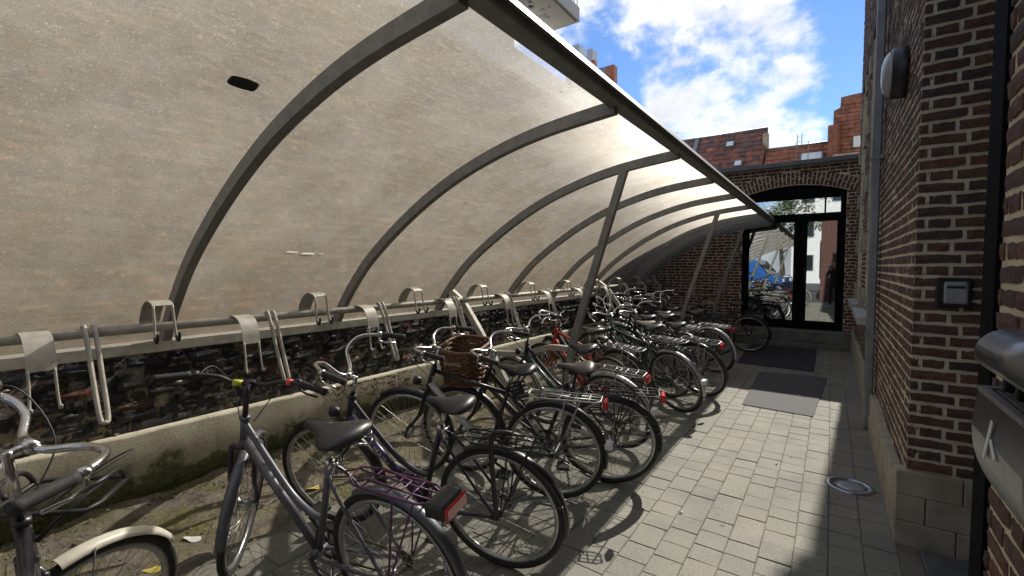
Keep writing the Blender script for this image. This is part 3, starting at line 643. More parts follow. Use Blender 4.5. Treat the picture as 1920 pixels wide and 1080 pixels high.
# return of the pillar: header/stretcher courses as laid at a corner
lay_bricks(rb, (RX, PY, 0.425), (1,0,0), (0,-1,0), 0.62, 3.4, 'brick', seed=22, rough=0.03, n_single=170, proud=(0.004, 0.010), joint=0.016)
rg = random.Random(4)
for w0, w1, z0, z1 in WIN:
    k = 0; z = 1.02
    while z < z1+0.1:
        if k % 3 == 0:
            for s_, e in ((-1, w0), (1, w1)):
                y0, y1 = sorted((e, e+s_*0.24)); MB().bbox(RX-0.03-rg.random()*0.004, RX+0.06, y0+0.004, y1-0.004, z+0.006, z+QH-0.006, 0.006).build('quoin', 'stone', rb)
        z += QH; k += 1
    MB().bbox(RX-0.13, RX+0.20, w0-0.10, w1+0.10, 0.93, 1.02, 0.006).build('window_sill', 'sill_stone', rb)
    wf = MB(); wf.box(RX+0.16, RX+0.22, w0, w0+0.07, z0, z1); wf.box(RX+0.16, RX+0.22, w1-0.07, w1, z0, z1); wf.box(RX+0.16, RX+0.22, w0+.07, w1-.07, z1-0.07, z1); wf.box(RX+0.16, RX+0.22, w0+.07, w1-.07, z0, z0+0.07); wf.box(RX+0.165, RX+0.215, (w0+w1)/2-.03, (w0+w1)/2+.03, z0+.07, z1-.07)
    wn = wf.build('window', 'black_frame', rb)
    MB().box(RX+0.185, RX+0.192, w0+0.07, w1-0.07, z0+0.07, z1-0.07).build('pane', 'door_glass', wn)
    n_ = 18
    for i in range(n_):
        y0 = w0-0.1+(w1-w0+0.2)*i/n_; y1 = w0-0.1+(w1-w0+0.2)*(i+1)/n_
        link('lintel_brick', units('brick', 0.03)[i % 4][0], rb, X4(Vector((0,0,0.24)), Vector((0.05,0,0)), Vector((0,y1-y0-0.012,0)), Vector((RX+0.012, (y0+y1)/2, z1+0.13))))
# plinth stones
y = PY; k = 0
MBp = [(PY, 0.62), (PY+0.62, 0.85), (PY+1.47, 0.70), (PY+2.17, 0.9), (PY+3.07, 0.8), (PY+3.87, 0.95), (PY+4.82, 0.85), (PY+5.67, 0.9), (PY+6.57, 0.82)]
for y, ln in MBp:
    z = -0.02
    for hh in ((0.20, 0.18) if k % 2 else (0.17, 0.21)):
        MB().bbox(RX-0.045-rg.random()*0.008, RX+0.05, y+0.003, y+ln-0.003, z+0.0007, z+hh-0.0007, 0.005).build('plinth_stone', 'stone', rb); z += hh
    k += 1
for z0, z1, xs in ((-0.02, 0.13, (0.335, 0.60, 0.98)), (0.13, 0.285, (0.335, 0.47, 0.98)), (0.285, 0.425, (0.335, 0.62, 0.98))):
    for a, b_ in zip(xs, xs[1:]): MB().bbox(a+0.002, b_-0.002, PY-0.035-rg.random()*0.008, PY+0.06, z0+0.0007, z1-0.0007, 0.005).build('plinth_stone', 'stone', rb)
# cornice
mb = MB()
for k, (dx, z0, z1) in enumerate(((0.05, HB-0.6, HB-0.45), (0.10, HB-0.45, HB-0.2), (0.17, HB-0.2, HB+0.05))): mb.bbox(RX-dx, RX+0.3, PY-dx, YE+0.1, z0+0.002, z1, 0.01)
mb.build('cornice', 'stone', rb)
dp = thing('downpipe', (0.33, 5.62, 0.25), 'grey zinc downpipe fixed to the brick wall beside the pillar', 'pipe'); dp['world_kids'] = 1
MB().bbox(0.292, 0.362, 5.56, 5.66, 0.02, 6.95, 0.012).build('pipe', 'zinc', dp)
for z in (0.9, 2.6, 4.3, 6.0): MB().box(0.286, RX, 5.552, 5.668, z, z+0.035).build('bracket', 'zinc', dp)
# wall lamp
wl = thing('wall_lamp', (RX, 4.12, 2.90), 'round bulkhead lamp with white dome and black base on the brick wall', 'lamp'); wl['world_kids'] = 1
ML = X4((0,1,0), (0,0,1), (-1,0,0), (RX-0.004, 4.12, 2.90)); ML = X4((0,0,1),(0,1,0),(-1,0,0),(RX-0.006,4.12,2.90))
MB().lathe([(0.0, 0.0), (0.165, 0.0), (0.168, 0.01), (0.162, 0.075), (0.148, 0.082)], 36, ML).build('base', 'black_plastic', wl)
MB().lathe([(0.150, 0.079), (0.142, 0.095), (0.115, 0.115), (0.07, 0.128), (0.0, 0.133)], 36, ML).build('dome', 'lamp_dome', wl)
# door reader on the pillar
kb = thing('door_reader', (0.545, PY, 1.45), 'small grey key reader in a black box on the brick pillar', 'intercom'); kb['world_kids'] = 1
MB().bbox(0.475, 0.615, PY-0.042, PY-0.004, 1.365, 1.525, 0.005).build('housing', 'black_plastic', kb)
MB().bbox(0.503, 0.598, PY-0.056, PY-0.043, 1.385, 1.505, 0.008).build('cover', 'grey_plastic', kb)
MB().box(0.515, 0.586, PY-0.058, PY-0.056, 1.468, 1.482).build('label_strip', 'black_plastic', kb)
# wall nearer the camera, steel door post in the doorway
nw = thing('near_brick_wall', (0.405, 1.2, 0), 'dark brick wall with wide cream joints behind the steel ashtray bin', 'wall'); nw['world_kids'] = 1
MB().box(0.405, 0.85, -2.0, 1.90, -0.1, 4.2).build('wall_body', 'mortar', nw)
lay_bricks(nw, (0.405, 1.90, 0.1), (0,-1,0), (-1,0,0), 2.2, 3.9, 'brick', seed=31, rough=0.03, n_single=200, proud=(0.004, 0.011), joint=0.017)
dr = thing('entrance_doorway', (0.6, 2.6, 0), 'black steel door post and recessed black door beside the brick pillar', 'door'); dr['world_kids'] = 1
MB().box(0.395, 0.80, 1.915, 2.05, 0.0, 4.2).build('post', 'black_frame', dr)
MB().box(0.93, 0.99, 2.05, PY+0.02, 0.0, 2.6).build('door_leaf', 'black_frame', dr)
MB().box(0.80, 0.99, 2.05, PY+0.02, 2.6, 4.2).build('fanlight_panel', 'black_frame', dr)
MB().box(0.395, 0.99, 1.915, PY+0.02, 4.2, HB).build('wall_above', 'mortar', dr)
# ashtray bin
bn = thing('ashtray_bin', (0.40, 1.2, 1.1), 'stainless steel wall ashtray bin with curved lid on the near brick wall', 'bin'); bn['world_kids'] = 1
B0, B1 = 1.115, 1.475    # along the wall
def prism_y(prof, y0, y1, mb, mi=0):
    n = len(prof); mb.add([(x, y0, z) for x, z in prof]+[(x, y1, z) for x, z in prof], [(i, (i+1) % n, n+(i+1) % n, n+i) for i in range(n)]+[tuple(range(n-1,-1,-1)), tuple(range(n, 2*n))], mi); return mb
body = [(0.285, 1.300), (0.278, 1.22)]+[(0.278+0.120*(1-math.cos(a)), 1.22-0.185*math.sin(a)) for a in [R(q) for q in range(10, 91, 8)]]+[(0.398, 1.035), (0.398, 1.300)]
prism_y(body, B0, B1, MB()).build('body', 'bin_steel', bn)
prism_y([(x-0.004 if x < 0.39 else x, z-0.003 if z < 1.3 else z+0.004) for x, z in body], B0-0.012, B0-0.001, MB()).build('side_panel', 'bin_side', bn)
mb = MB(); mb.box(0.285, 0.398, B0, B0+0.018, 1.301, 1.313); mb.box(0.285, 0.398, B1-0.018, B1, 1.301, 1.313); mb.box(0.285, 0.299, B0+0.018, B1-0.018, 1.301, 1.313); mb.build('top_rim', 'aluminium', bn)
mb = MB()
for i in range(13): mb.rbar([(0.300, B0+0.02+i*0.0255, 1.304), (0.397, B0+0.02+i*0.0255, 1.304)], 0.004, 0.004, (0,0,1))
for i in range(9): mb.rbar([(0.303+i*0.0115, B0+0.02, 1.306), (0.303+i*0.0115, B1-0.02, 1.306)], 0.004, 0.004, (0,0,1))
mb.build('grate', 'steel', bn)
lid = [(0.398, 1.448)]+[(0.340-0.062*math.sin(a), 1.386+0.060*math.cos(a)) for a in [R(q) for q in range(0, 111, 10)]]+[(0.340-0.050*math.sin(a), 1.386+0.048*math.cos(a)) for a in [R(q) for q in range(110, -1, -10)]]+[(0.398, 1.436)]
lm_ = prism_y(lid, B0-0.01, B1+0.01, MB()); lm_.s = [True]*(len(lid))+[False, False]; lm_.build('lid', 'bin_steel', bn)
for i in range(4): MB().bbox(0.315, 0.396, B0+0.05+i*0.085, B0+0.065+i*0.085, 1.312, 1.425, 0.003).build('lid_bracket', 'black_plastic', bn)
mb = MB(); mb.obox((0.2765, 1.335, 1.225), (0.002, 0.012, 0.10), Matrix.Rotation(R(28), 3, 'X')); mb.obox((0.2765, 1.30, 1.215), (0.002, 0.010, 0.045), Matrix.Rotation(R(-50), 3, 'X')); mb.build('cigarette_mark', 'white_plastic', bn)
# in-ground light
ul = thing('ground_light', (0.15, 4.06, 0.0), 'round steel rimmed in-ground light set in the shaded paving', 'light'); ul['world_kids'] = 1
MU = Matrix.Translation((0.15, 4.06, 0))
MB().lathe([(0.146, -0.02), (0.146, 0.006), (0.138, 0.010), (0.106, 0.010), (0.102, 0.004), (0.102, -0.02)], 40, MU).build('rim', 'stainless', ul)
MB().lathe([(0.0, 0.005), (0.06, 0.0045), (0.102, 0.002)], 40, MU).build('lens', 'lens_glass', ul)
# mats
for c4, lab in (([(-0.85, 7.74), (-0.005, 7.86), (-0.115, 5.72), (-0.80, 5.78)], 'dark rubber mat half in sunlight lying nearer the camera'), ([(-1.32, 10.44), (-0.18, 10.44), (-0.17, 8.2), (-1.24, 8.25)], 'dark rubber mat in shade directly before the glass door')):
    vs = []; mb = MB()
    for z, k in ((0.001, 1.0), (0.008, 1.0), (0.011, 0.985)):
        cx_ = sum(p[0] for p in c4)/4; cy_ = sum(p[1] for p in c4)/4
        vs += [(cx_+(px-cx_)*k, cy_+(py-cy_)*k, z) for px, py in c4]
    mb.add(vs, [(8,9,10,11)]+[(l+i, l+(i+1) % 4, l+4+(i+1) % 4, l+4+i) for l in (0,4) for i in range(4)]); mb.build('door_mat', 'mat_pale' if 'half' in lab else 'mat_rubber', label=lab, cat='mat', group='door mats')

# ------------------------------------------------------------------ shelter
sh = thing('bike_shelter', (-2.0, 4.5, 0), 'arched bicycle shelter of grey steel ribs with scratched hazy plastic sheets', 'shelter'); sh['world_kids'] = 1
PROF = smooth_path([(-3.62, 0, 1.05), (-3.53, 0, 1.20), (-3.37, 0, 1.40), (-3.10, 0, 1.66), (-2.67, 0, 1.955), (-2.24, 0, 2.18), (-1.83, 0, 2.325), (-1.45, 0, 2.41), (-1.00, 0, 2.462)], 5)
RY = [-0.12+1.28*k for k in range(9)]
for k, y in enumerate(RY):
    last = k == len(RY)-1
    pts = [(p.x, y, p.z) for p in PROF]
    MB().rbar(pts, 0.05, 0.07 if not last else 0.085, (0.35, 0, 1)).build('rib', 'steel', sh)
mb = MB(); mb.rbar([(p.x, 10.36, p.z-0.01) for p in PROF], 0.03, 0.13, (0.35, 0, 1)); mb.build('end_arch', 'steel', sh)
# eaves beam and drip trim
MB().bbox(-1.035, -0.95, -1.5, 10.40, 2.462, 2.528, 0.006).build('eaves_beam', 'steel', sh)
mb = MB(); mb.add([(x_, y_, z_) for y_ in (-1.5, 10.42) for x_, z_ in ((-0.949, 2.500), (-0.932, 2.500), (-0.954, 2.543), (-1.04, 2.546), (-1.04, 2.532), (-0.958, 2.530))], [(i, (i+1) % 6, 6+(i+1) % 6, 6+i) for i in range(6)]+[(5,4,3,2,1,0), (6,7,8,9,10,11)]); mb.build('drip_trim', 'aluminium', sh)
mb = MB()
for y in RY: mb.lathe([(0, 0), (0.010, 0), (0.010, 0.006), (0, 0.008)], 8, X4((1,0,0),(0,1,0),(0,0,1),(-0.97, y+0.03, 2.544)))
mb.build('trim_bolt', 'steel', sh)
# foot beam along the wall
MB().bbox(-3.66, -3.55, -1.5, 10.4, 1.035, 1.105, 0.004).build('foot_beam', 'galvanised', sh)
# sheets
ys = [-1.4]+RY+[10.40]
for a, b_ in zip(ys, ys[1:]):
    nS = 12; vs = []; fs = []; K = len(PROF)
    for j in range(nS+1):
        y = a+0.003+(b_-a-0.006)*j/nS
        for i, p in enumerate(PROF):
            q = PROF[min(i+1, K-1)]-PROF[max(i-1, 0)]; nn = Vector((-q.z, 0, q.x)).normalized()
            wv = 0.004*noise.noise((p.x*1.7, y*1.7, 3))
            c = p+nn*(0.040+wv); vs.append((c.x, y, c.z))
    for j in range(nS):
        for i in range(K-1): o = j*K+i; fs.append((o, o+K, o+K+1, o+1))
    MB().add(vs, fs, 0, True).build('plastic_sheet', 'plastic_sheet', sh)
def on_sheet(px, py, lift=-0.004):   # point on the underside of the sheet seen at a photo pixel
    d = CF.normalized()
    fw = Matrix.Rotation(R(34.813), 3, 'Z') @ Matrix.Rotation(R(-2.663), 3, 'X')
    ray = fw @ Vector(((px-960)/860.0, 1, (540-py)/860.0))
    best = None
    for i in range(len(PROF)-1):
        A, B_ = PROF[i], PROF[i+1]; q = (B_-A); nn = Vector((-q.z, 0, q.x)).normalized(); A2 = A+nn*(0.04+lift); B2 = B_+nn*(0.04+lift)
        den = ray.dot(nn)
        if abs(den) < 1e-6: continue
        t_ = (A2-CAMP).dot(nn)/den; P_ = CAMP+ray*t_
        if t_ > 0 and min(A2.x, B2.x)-1e-3 <= P_.x <= max(A2.x, B2.x)+1e-3: best = (P_, nn, q.normalized())
    return best
# scorched slot and old tape on the sheets
P_, nn, tq = on_sheet(457, 158, -0.012)
mb = MB(); pr = []
for i in range(20):
    a = 2*math.pi*i/20; ex = 0.050*math.copysign(abs(math.cos(a))**0.45, math.cos(a)); ey = 0.027*math.copysign(abs(math.sin(a))**0.5, math.sin(a))
    pr.append((ex*(1+0.08*noise.noise((i*0.9, 0, 0))), ey*(1+0.12*noise.noise((i*0.9, 5, 0)))))
yv = Vector((0, 1, 0))
mb.add([P_+yv*u_+tq*v_-nn*0.004 for u_, v_ in pr]+[P_+yv*u_*1.12+tq*v_*1.2+nn*0.004 for u_, v_ in pr], [tuple(range(20))]+[(i, 20+i, 20+(i+1) % 20, (i+1) % 20) for i in range(20)]+[tuple(range(39, 19, -1))])
mb.build('scorched_slot', 'scorch', sh)
for (px, py, ln, wd) in ((548, 472, 0.085, 0.007), (578, 475, 0.10, 0.010), (602, 475, 0.035, 0.005)):
    P_, nn, tq = on_sheet(px, py, 0.010); MB().add([P_+yv*(a_*ln)+tq*(b_*wd) for a_, b_ in ((-.5,-.5),(-.5,.4),(0,.6),(.5,.5),(.5,-.5),(.1,-.6))], [tuple(range(6))]).build('white_tape', 'tape_white', sh)
for (px, py, q) in ((874, 380, 0.016), (1052, 171, 0.008)):
    P_, nn, tq = on_sheet(px, py, 0.004); MB().obox(P_, (q*0.5, q*1.6, 0.006), Matrix((tq, yv, nn)).transposed()).build('fallen_leaf', 'scorch', sh)
# posts, legs and arms
def frame(y, front=True):
    MB().rbar(smooth_path([(-1.44, y, 2.40), (-1.66, y, 1.70), (-1.92, y, 0.84), (-1.965, y, 0.35), (-1.97, y, 0.0)], 6), 0.055, 0.06, (1, 0, 0)).build('post', 'steel', sh)
    if front:
        MB().rbar(smooth_path([(-1.945, y, 0.83), (-2.16, y, 0.825), (-2.46, y, 0.735), (-2.86, y, 0.70)], 5), 0.045, 0.05, (0, 0, 1)).build('arm', 'galvanised', sh)
        MB().rbar([(-3.43, y, 1.34), (-3.22, y, 1.20), (-2.99, y, 0.90), (-2.65, y, 0.40), (-2.40, y, 0.0)], 0.05, 0.065, (1, 0, 0)).build('leg', 'galvanised', sh)
    MB().bbox(-2.03, -1.91, y-0.06, y+0.06, 0.0, 0.012, 0.003).build('foot_plate', 'steel', sh)
for y in (RY[0], RY[3]+0.002, RY[6]+0.002): frame(y)
frame(RY[8]+0.002)

# ------------------------------------------------------------------ hanging rack
rk = thing('bike_rack', (-3.2, 4.5, 1.24), 'galvanised bike rack rail with curved hook hangers along the party wall', 'bike rack'); rk['world_kids'] = 1
MB().tube([(-3.2, -1.4, 1.235), (-3.2, 4, 1.235), (-3.2, 10.3, 1.235)], 0.026, 14).build('rail', 'galvanised', rk)
def plate(prof, wd, th=0.006):
    mb = MB(); P = smooth_path([(a, 0, b) for a, b in prof], 5); mb.rbar([(p.x, 0, p.z) for p in P], wd, th, (0.3, 0, 1)); return mb
lo = plate([(-0.022, 0.0), (-0.01, 0.025), (0.05, 0.030), (0.12, 0.005), (0.16, -0.06), (0.175, -0.14)], 0.105)
lo_m = lo.mesh('low_hanger', 'galvanised')
lo_h = [MB().tube(smooth_path([(0.172, s_*0.045, -0.13), (0.19, s_*0.047, -0.24), (0.205, s_*0.05, -0.30), (0.225, s_*0.05, -0.318), (0.24, s_*0.05, -0.30)], 4), 0.0062, 7).mesh('hook', 'galvanised') for s_ in (-1, 1)]
hi = plate([(-0.02, -0.01), (-0.015, 0.05), (0.035, 0.125), (0.10, 0.158), (0.165, 0.150), (0.185, 0.135)], 0.10); hi_m = hi.mesh('raised_hanger', 'galvanised')
hi_h = [MB().tube(smooth_path([(0.185, s_*0.044, 0.135), (0.20, s_*0.046, 0.04), (0.215, s_*0.05, -0.04), (0.235, s_*0.05, -0.058), (0.252, s_*0.05, -0.035)], 4), 0.0068, 7).mesh('hook', 'galvanised') for s_ in (-1, 1)]
hi_c = [MB().tube(smooth_path([(0.214, s_*0.05, -0.036), (0.235, s_*0.05, -0.0585), (0.252, s_*0.05, -0.036), (0.2535, s_*0.05, -0.012)], 4), 0.0088, 7).mesh('hook_sleeve', 'rubber') for s_ in (-1, 1)]
lp = MB(); lp.tube(smooth_path([(-0.03, -0.02, 0.0), (0.0, -0.02, 0.038), (0.04, -0.02, -0.02), (0.12, -0.019, -0.22), (0.20, -0.016, -0.41), (0.215, 0, -0.435), (0.20, 0.016, -0.41), (0.12, 0.019, -0.22), (0.04, 0.02, -0.02), (0.0, 0.02, 0.038), (-0.03, 0.02, 0.0)], 5), 0.0115, 9)
lp_m = lp.mesh('loop_hook', 'galvanised')
for k in range(-1, 11):
    y0 = 0.95*k
    if y0+0.49 > 10.1: break
    o = link('low_hanger', lo_m, rk, Matrix.Translation((-3.2, y0+0.49, 1.235))); [_link('hook', h_, o) for h_ in lo_h]
    link('loop_hook', lp_m, rk, Matrix.Translation((-3.2, y0+0.70, 1.235)))
    o = link('raised_hanger', hi_m, rk, Matrix.Translation((-3.2, y0+0.97, 1.235))); [_link('hook', h_, o) for h_ in hi_h]; [_link('hook_sleeve', h_, o) for h_ in hi_c]

# ------------------------------------------------------------------ bicycles
WR = 0.335
TY = [(0.018*math.cos(2*math.pi*a/10), 0.0185*math.sin(2*math.pi*a/10)) for a in range(10)]
tyre_me = MB().ring((0,0,0), WR-0.004, TY, 56).mesh('tyre', 'rubber')
def rim_mesh(mat):
    mb = MB().ring((0,0,0), 0.306, [(0.010, 0.012), (-0.006, 0.011), (-0.013, 0.004), (-0.013, -0.004), (-0.006, -0.011), (0.010, -0.012)], 56)
    mb.lathe([(0.0,-0.05), (0.008,-0.05), (0.008,-0.036), (0.026,-0.034), (0.026,-0.028), (0.015,-0.024), (0.013,0.0), (0.015,0.024), (0.026,0.028), (0.026,0.034), (0.008,0.036), (0.008,0.05), (0,0.05)], 16, X4((1,0,0),(0,0,1),(0,1,0),(0,0,0))); return mb.mesh('wheel', mat)
RIMS = {k: rim_mesh(k) for k in ('rim_alu', 'dark_metal')}
mb = MB()
for i in range(36):
    a = 2*math.pi*i/36; s_ = 1 if i % 2 else -1; off = R(62)*(1 if (i//2) % 2 else -1); h_ = a+off
    mb.tube([(0.024*math.cos(h_), s_*0.030, 0.024*math.sin(h_)), (0.300*math.cos(a), s_*0.002, 0.300*math.sin(a))], 0.00135, 4, caps=False)
spoke_me = mb.mesh('spokes', 'spoke')
gear = MB().lathe([(0.012,-0.012), (0.046,-0.012), (0.046,-0.008), (0.036,-0.007), (0.036,0.0), (0.028,0.001), (0.028,0.010), (0.012,0.010)], 22, X4((1,0,0),(0,0,1),(0,1,0),(0,0,0))).mesh('sprockets', 'chain_rust')
def fender(a0, a1, mat, rr=0.362, wd=0.026):
    return MB().ring((0,0,0), rr, [(-0.012, -wd), (-0.001, -wd*0.8), (0.005, -wd*0.35), (0.005, wd*0.35), (-0.001, wd*0.8), (-0.012, wd), (-0.014, wd*0.96), (-0.004, wd*0.7), (0.002, 0), (-0.004, -wd*0.7), (-0.014, -wd*0.96)], 30, a0, a1).mesh('mudguard', mat)
def saddle_mesh(mat):
    S_ = [(-0.005, 0.004, 0.020, 0.012), (0.0, 0.030, 0.030, 0.022), (0.012, 0.075, 0.042, 0.045), (0.035, 0.098, 0.048, 0.060), (0.07, 0.102, 0.044, 0.062), (0.11, 0.085, 0.036, 0.056), (0.145, 0.056, 0.031, 0.046), (0.18, 0.036, 0.031, 0.038), (0.215, 0.026, 0.032, 0.033), (0.245, 0.021, 0.030, 0.030), (0.26, 0.015, 0.024, 0.022), (0.266, 0.004, 0.012, 0.012)]
    vs = []; fs = []; n = 14
    for u, wd, top, dp_ in S_:
        for i in range(n):
            a = 2*math.pi*i/n; cy, cz = math.cos(a), math.sin(a)
            y = wd*math.copysign(abs(cy)**0.8, cy); z = top-0.35*dp_*(abs(cy)**2) if cz >= 0 else top-dp_*(0.35+0.65*abs(cz)) if abs(cy) > 0.2 else top-dp_*0.55
            if cz >= 0: z = top-dp_*0.45*(abs(cy)**2.2)
            vs.append((u, y, z))
    for j in range(len(S_)-1):
        for i in range(n): fs.append((j*n+i, (j+1)*n+i, (j+1)*n+(i+1) % n, j*n+(i+1) % n))
    fs += [tuple(range(n)), tuple(range((len(S_)-1)*n+n-1, (len(S_)-1)*n-1, -1))]
    return MB().add(vs, fs, 0, True).mesh('saddle', mat)
SAD = {}
def oncurve(path, t):
    P = [Vector(p) for p in path]; return P[0].lerp(P[-1], t)
HB_, HT_ = Vector((0.902, 0, 0.735)), Vector((0.848, 0, 0.885)); AXU = (HT_-HB_).normalized()
def bike(name, P, label, frame_m='p_black', style='step', fork_m=None, fend=None, bars='swept', bar_m='chrome', steer=0.0, rack='dark_metal', light=True, saddle='saddle_vinyl',
         sad_h=0.0, basket=None, lowtube=None, rim='rim_alu', guard=None, stand=True, extra=None, stem_m=None, grips='rubber', fr_fend=None, box=False, spring=False, bar_h=0.0, sidebag=False, rtip=False, simple=False, dyn=True, crank=30):
    x, y, th, ln = P
    fork_m = fork_m or frame_m; stem_m = stem_m or 'chrome'
    r = thing(name, (x, y, 0.0), label, 'bicycle', 'bicycles parked under the shelter', (R(ln), 0, R(th)))
    if 'I' not in dir(): pass
    ST = Matrix.Translation(HT_) @ Matrix.Rotation(R(steer), 4, AXU) @ Matrix.Translation(-HT_)
    BB = Vector((0.465, 0, 0.285)); SC = Vector((0.300, 0, 0.765)); RA = Vector((0, 0, WR+0.014)); FA = Vector((1.10, 0, WR+0.014))
    f = MB()
    f.tube([HB_, HT_], 0.019, 12); f.tube([HB_-AXU*0.004, HB_+AXU*0.016], 0.022, 12); f.tube([HT_-AXU*0.016, HT_+AXU*0.004], 0.022, 12)
    f.tube([BB, SC], 0.0155, 12); f.tube([BB+Vector((0,-0.036,0)), BB+Vector((0,0.036,0))], 0.021, 12)
    dt = [HB_+AXU*0.025, BB]
    if style == 'step':
        f.tube(dt, 0.0205 if lowtube is None else 0.004, 12)
        f.tube(smooth_path([HT_-AXU*0.035, (0.74, 0, 0.70), (0.60, 0, 0.545), (0.48, 0, 0.475), BB.lerp(SC, 0.38)], 6), 0.0155, 12)
    elif style == 'low':
        f.tube(smooth_path([HB_+AXU*0.06, (0.74, 0, 0.58), (0.60, 0, 0.42), (0.50, 0, 0.315), BB], 6), 0.025, 12)
    else:
        f.tube(dt, 0.0185 if lowtube is None else 0.004, 12); f.tube([HT_-AXU*0.03, BB.lerp(SC, 0.93)], 0.0155, 12)
    for s_ in (-1, 1):
        f.tube(smooth_path([BB+Vector((-0.02, s_*0.022, 0)), (0.36, s_*0.040, 0.292), (0.0, s_*0.064, RA.z)], 4), 0.0095, 8)
        f.tube(smooth_path([SC+Vector((0, s_*0.014, -0.015)), (0.22, s_*0.05, 0.66), (0.0, s_*0.064, RA.z)], 4), 0.0078, 8)
        f.obox(RA+Vector((0.004, s_*0.064, 0)), (0.04, 0.006, 0.035), Matrix.Identity(3))
    fo = f.build('frame', frame_m, r)
    if lowtube:
        MB().tube(dt, 0.0215, 12).build('down_tube', lowtube, fo)
    # fork (turns with the bars)
    f = MB(); cr = HB_-AXU*0.02; f.tube([cr, HB_], 0.017, 10); f.tube([cr+Vector((0,-0.056,0.0)), cr+Vector((0,0.056,0.0))], 0.014, 10)
    for s_ in (-1, 1): f.tube(smooth_path([cr+Vector((0, s_*0.052, 0.004)), cr-AXU*0.20+Vector((0, s_*0.054, 0)), (1.075, s_*0.056, FA.z+0.07), FA+Vector((0, s_*0.056, 0))], 4), 0.012, 9, scales=[1.1]*5+[0.95]*4+[0.75]*4)
    f.build('fork', fork_m, r, ST)
    def wheel(c, M, front):
        w_ = link('front_wheel' if front else 'rear_wheel', RIMS[rim], r, (M if M is not None else Matrix.Identity(4)) @ Matrix.Translation(c) @ Matrix.Rotation(random.random()*6, 4, 'Y'))
        link('tyre', tyre_me, w_); link('spokes', spoke_me, w_)
        if not front: link('sprockets', gear, w_, Matrix.Translation((0, -0.045, 0)))
        return w_
    wheel(RA, None, False); wheel(FA, ST, True)
    # chain set
    f = MB(); f.ring(BB+Vector((0,-0.05,0)), 0.078, [(0.010,-0.002),(-0.010,-0.002),(-0.010,0.002),(0.010,0.002)], 28)
    ca = R(crank)
    for s_, a in ((-1, ca), (1, ca+math.pi)):
        e = BB+Vector((0.165*math.cos(a), s_*0.075, 0.165*math.sin(a))); f.tube([BB+Vector((0, s_*0.05, 0)), BB+Vector((0.05*math.cos(a), s_*0.066, 0.05*math.sin(a))), e], 0.009, 8)
    for i in range(5):
        a = ca+i*2*math.pi/5; f.tube([BB+Vector((0.012*math.cos(a),-0.05,0.012*math.sin(a))), BB+Vector((0.07*math.cos(a),-0.05,0.07*math.sin(a)))], 0.005, 5)
    f.build('crankset', 'dark_metal' if not simple else 'chrome', r)
    for s_, a in ((-1, ca), (1, ca+math.pi)):
        e = BB+Vector((0.165*math.cos(a), s_*0.125, 0.165*math.sin(a))); MB().bbox(e.x-0.045, e.x+0.045, e.y-0.045, e.y+0.045, e.z-0.012, e.z+0.012, 0.005).build('pedal', 'black_plastic', r)
    if guard:
        MB().rbar(smooth_path([(0.56, -0.062, 0.30), (0.50, -0.062, 0.375), (0.30, -0.062, 0.395), (0.02, -0.068, 0.39)], 5), 0.014, 0.05, (0,0,1)).build('chain_guard', guard, r)
    f = MB(); f.tube([BB+Vector((0,-0.05,0.080)), RA+Vector((0,-0.05,0.036))], 0.0042, 5); f.tube([BB+Vector((0,-0.05,-0.080)), (0.05,-0.05,RA.z-0.09), RA+Vector((-0.02,-0.05,-0.03))], 0.0042, 5); f.build('chain', 'chain_rust', r)
    # mudguards
    if fend:
        mgr = link('rear_mudguard', fender(62, 192, fend), r, Matrix.Translation(RA))
        g = MB()
        for s_ in (-1, 1):
            a = R(163); g.tube([RA+Vector((-0.01, s_*0.062, 0)), RA+Vector((0.362*math.cos(a), s_*0.026, 0.362*math.sin(a)))], 0.0026, 5)
        g.build('mudguard_stay', 'spoke', r)
        if rtip: MB().bbox(-0.394, -0.345, -0.034, 0.034, 0.415, 0.455, 0.006).build('mudguard_reflector', 'white_plastic', mgr, Matrix.Translation(-RA))
    ff_ = fr_fend if fr_fend is not None else fend
    if ff_:
        a0, a1 = (58, 188) if ff_ != 'cream' else (40, 110)
        link('front_mudguard', fender(a0, a1, ff_), r, ST @ Matrix.Translation(FA))
        g = MB()
        for s_ in (-1, 1):
            a = R(a1-14); g.tube([FA+Vector((0, s_*0.06, 0)), FA+Vector((0.362*math.cos(a), s_*0.026, 0.362*math.sin(a)))], 0.0026, 5)
        g.build('mudguard_stay', 'spoke', r, ST)
    # saddle and post
    top = Vector((0.300, 0, 0.765)); sp_ = (SC-BB).normalized(); zt = 0.885+sad_h; pe = BB+sp_*((zt-BB.z)/sp_.z)
    MB().tube([SC-sp_*0.02, pe], 0.0128, 10).build('seat_post', 'chrome', r)
    g = MB(); g.tube([SC-sp_*0.012, SC+sp_*0.014], 0.021, 12); g.tube([SC+Vector((-0.03,-0.03,-0.005)), SC+Vector((-0.028,0.034,-0.005))], 0.0075, 8); g.build('seat_clamp', 'chrome' if frame_m != 'p_black' else 'dark_metal', r)
    if saddle not in SAD: SAD[saddle] = saddle_mesh(saddle)
    so = link('saddle', SAD[saddle], r, Matrix.Translation((pe.x-0.155, 0, zt+0.012)) @ Matrix.Rotation(R(-2), 4, 'Y') @ Matrix.Diagonal((1.16, 1.25, 1.2, 1) if spring else (1, 1, 1, 1)))
    g = MB()
